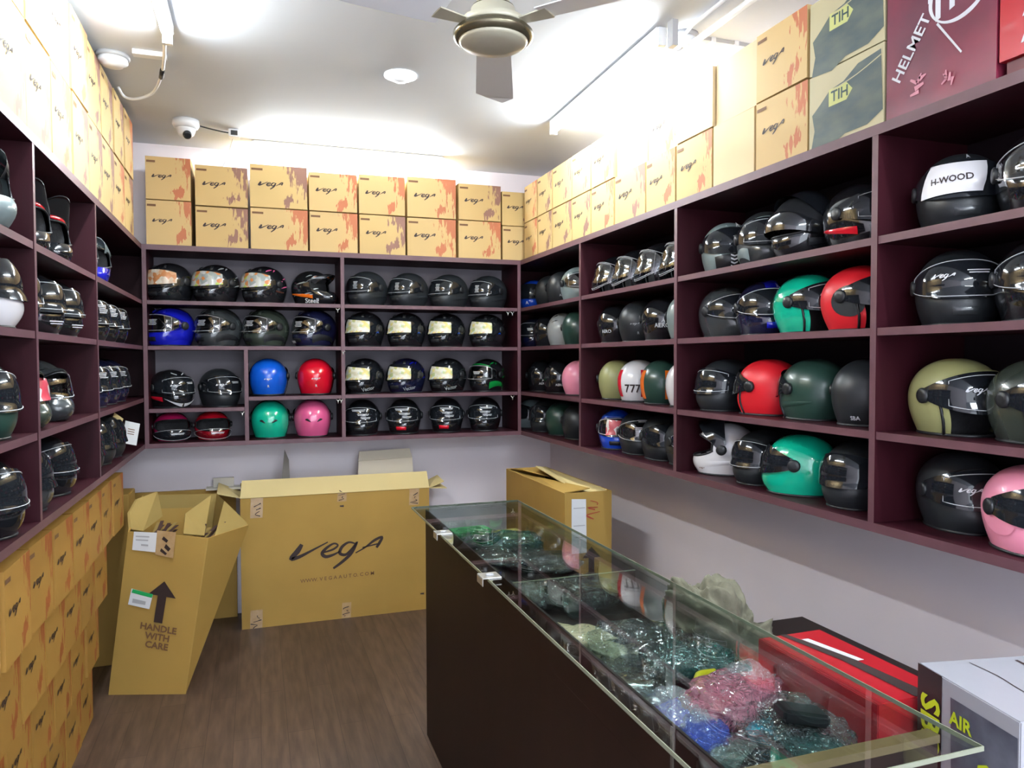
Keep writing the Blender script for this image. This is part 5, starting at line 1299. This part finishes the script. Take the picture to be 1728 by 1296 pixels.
# ================================================================== CEILING FITTINGS
def cctv(label, p, aim, s=1.0):
    t = thing('dome_camera', label, 'security camera', p); t.scale = (s,) * 3
    MB().lathe([(0.050, 0.0), (0.052, -0.018), (0.046, -0.030), (0.036, -0.034)], 28).build('mount', M_WHITE, t)
    MB().lathe([(0.036, -0.026), (0.037, -0.040), (0.030, -0.058), (0.016, -0.068), (0.002, -0.071)], 28).build('ball', M_WHITE, t)
    d = Vector(aim).normalized(); l = MB().lathe([(0.001, 0.0), (0.0165, 0.0), (0.0165, 0.010), (0.012, 0.012), (0.001, 0.011)], 20).build('lens', M_BLACK, t, Vector((0, 0, -0.044)) + d * 0.030)
    l.rotation_mode = 'QUATERNION'; l.rotation_quaternion = d.to_track_quat('Z', 'Y')
    return t
cctv('white dome security camera on ceiling near the back wall', (-0.345, 4.45, ZC), (0.25, -1.0, -0.75), 1.35)
tj = thing('junction_box', 'small white wiring box on ceiling beside the dome camera', 'junction box', (-0.10, 4.55, ZC - 0.022))
MB().box(-0.03, 0.03, -0.03, 0.03, -0.02, 0.022).build('box', M_WHITE, tj, bevel=0.003)
MB().box(-0.018, 0.018, -0.034, -0.030, -0.014, 0.012).build('black_socket', M_BLACK, tj)
def wire(name, pts, r, mt, label, cat='cable'): return tag(MB().tube(catmull(pts, 6), r, 6).build(name, mt), label, cat)
wire('camera_cable', [(-0.30, 4.47, ZC - 0.012), (-0.24, 4.48, ZC - 0.022), (-0.17, 4.52, ZC - 0.022), (-0.13, 4.54, ZC - 0.02)], 0.004, M_BLACK, 'thin black cable between dome camera and its wiring box')
wire('wall_cable', [(-0.10, 4.57, ZC - 0.03), (-0.12, 4.75, ZC - 0.02), (-0.15, 4.97, ZC - 0.05), (-0.19, 4.98, ZC - 0.15), (-0.19, 4.98, ZC - 0.3)], 0.004, M_WHITE, 'white cable running from wiring box down the back wall')
def round_box(name, label, p, s=1.0):
    t = thing(name, label, 'ceiling fitting', p); t.scale = (s,) * 3
    MB().lathe([(0.060, 0.0), (0.062, -0.012), (0.055, -0.016)], 28).build('base_plate', M_GREY, t)
    MB().lathe([(0.052, -0.014), (0.054, -0.030), (0.040, -0.036), (0.036, -0.044), (0.018, -0.048), (0.002, -0.049)], 28).build('cover', M_WHITE, t)
    return t
p = hit(186, 100, 2, ZC - 0.02); round_box('round_junction_box', 'round white ceiling fitting above the left boxes', (p.x + 0.01, p.y, ZC), 1.1)
p2 = hit(1152, 68, 2, ZC - 0.02); rj = round_box('round_junction_box', 'round grey white ceiling fitting joined by conduits on the right', (p2.x, p2.y, ZC), 1.05)
MB().box(-0.03, 0.03, 0.055, 0.085, -0.02, -0.0).build('side_socket', M_GREY, rj)
p3 = hit(676, 130, 2, ZC - 0.01); MB().lathe([(0.075, 0.0), (0.075, -0.008), (0.060, -0.010), (0.058, -0.016), (0.035, -0.018), (0.030, -0.030), (0.002, -0.032)], 32).build('ceiling_rose', M_WHITE, None, (p3.x, p3.y, ZC))
tag(bpy.data.objects['ceiling_rose'], 'round white ceiling rose in the bright patch beyond the fan', 'ceiling rose')
# looping cable on the left
w0 = hit(278, 72, 2, ZC - 0.04); w1 = hit(272, 128, 2, ZC - 0.05); w2 = hit(230, 167, 2, ZC - 0.07); w3 = hit(200, 148, 2, ZC - 0.03)
wire('loop_cable', [w0, hit(277, 100, 2, ZC - 0.045), w1, hit(258, 156, 2, ZC - 0.06), w2, hit(210, 163, 2, ZC - 0.05), w3], 0.007, M_WHITE, 'grey white flexible pipe looping from the left tube light', 'pipe')
MB().tube([hit(274, 118, 2, ZC - 0.05), hit(272, 131, 2, ZC - 0.05)], 0.010, 8).build('black_joint', M_BLACK)
tag(bpy.data.objects['black_joint'], 'short black joint on the looping pipe by the left tube light', 'pipe joint')
p4 = hit(268, 94, 2, ZC - 0.01); MB().box(-0.10, 0.03, -0.02, 0.02, -0.02, 0).build('surface_trunking', M_WHITE, None, (p4.x, p4.y, ZC)); tag(bpy.data.objects['surface_trunking'], 'short white trunking piece at the end of left tube light', 'trunking')
# conduits on the right
def conduit(label, pts, r=0.011, mt=None): return tag(MB().tube(pts, r, 10).build('conduit_pipe', mt or M_WHITE), label, 'conduit')
conduit('white conduit running along the ceiling from right fitting toward the viewer', [(p2.x + 0.015, p2.y - 0.05, ZC - 0.05), (p2.x + 0.01, 1.55, ZC - 0.05)], 0.013)
conduit('thinner conduit bending beside the main one on the right ceiling', [(p2.x - 0.01, p2.y - 0.02, ZC - 0.014), (p2.x - 0.03, p2.y - 0.12, ZC - 0.014), (p2.x - 0.05, 1.55, ZC - 0.014)], 0.007)
rl = thing('conduit_rail', 'slotted grey conduit rail from right fitting to the wall boxes', 'conduit', (p2.x + 0.06, p2.y, ZC))
MB().box(0, XR - p2.x - 0.07, -0.022, 0.022, -0.016, 0.0).build('rail', M_GREY, rl)
for k in range(2): MB().box(0.06 + 0.11 * k, 0.08 + 0.11 * k, -0.027, 0.027, -0.022, 0.0).build('saddle_clip', M_WHITE, rl)
wire('short_cable', [(p2.x - 0.09, p2.y + 0.03, ZC - 0.05), (p2.x - 0.04, p2.y - 0.02, ZC - 0.075), (p2.x + 0.0, p2.y, ZC - 0.048)], 0.004, M_GREY, 'thin grey cable end curling under the right ceiling fitting')
o = MB().box(-0.012, 0.012, -0.02, 0.02, -0.10, 0).build('hanging_bracket', M_GREY, None, (1.545, 2.56, ZC)); tag(o, 'grey bracket hanging at the near end of right tube light', 'bracket')
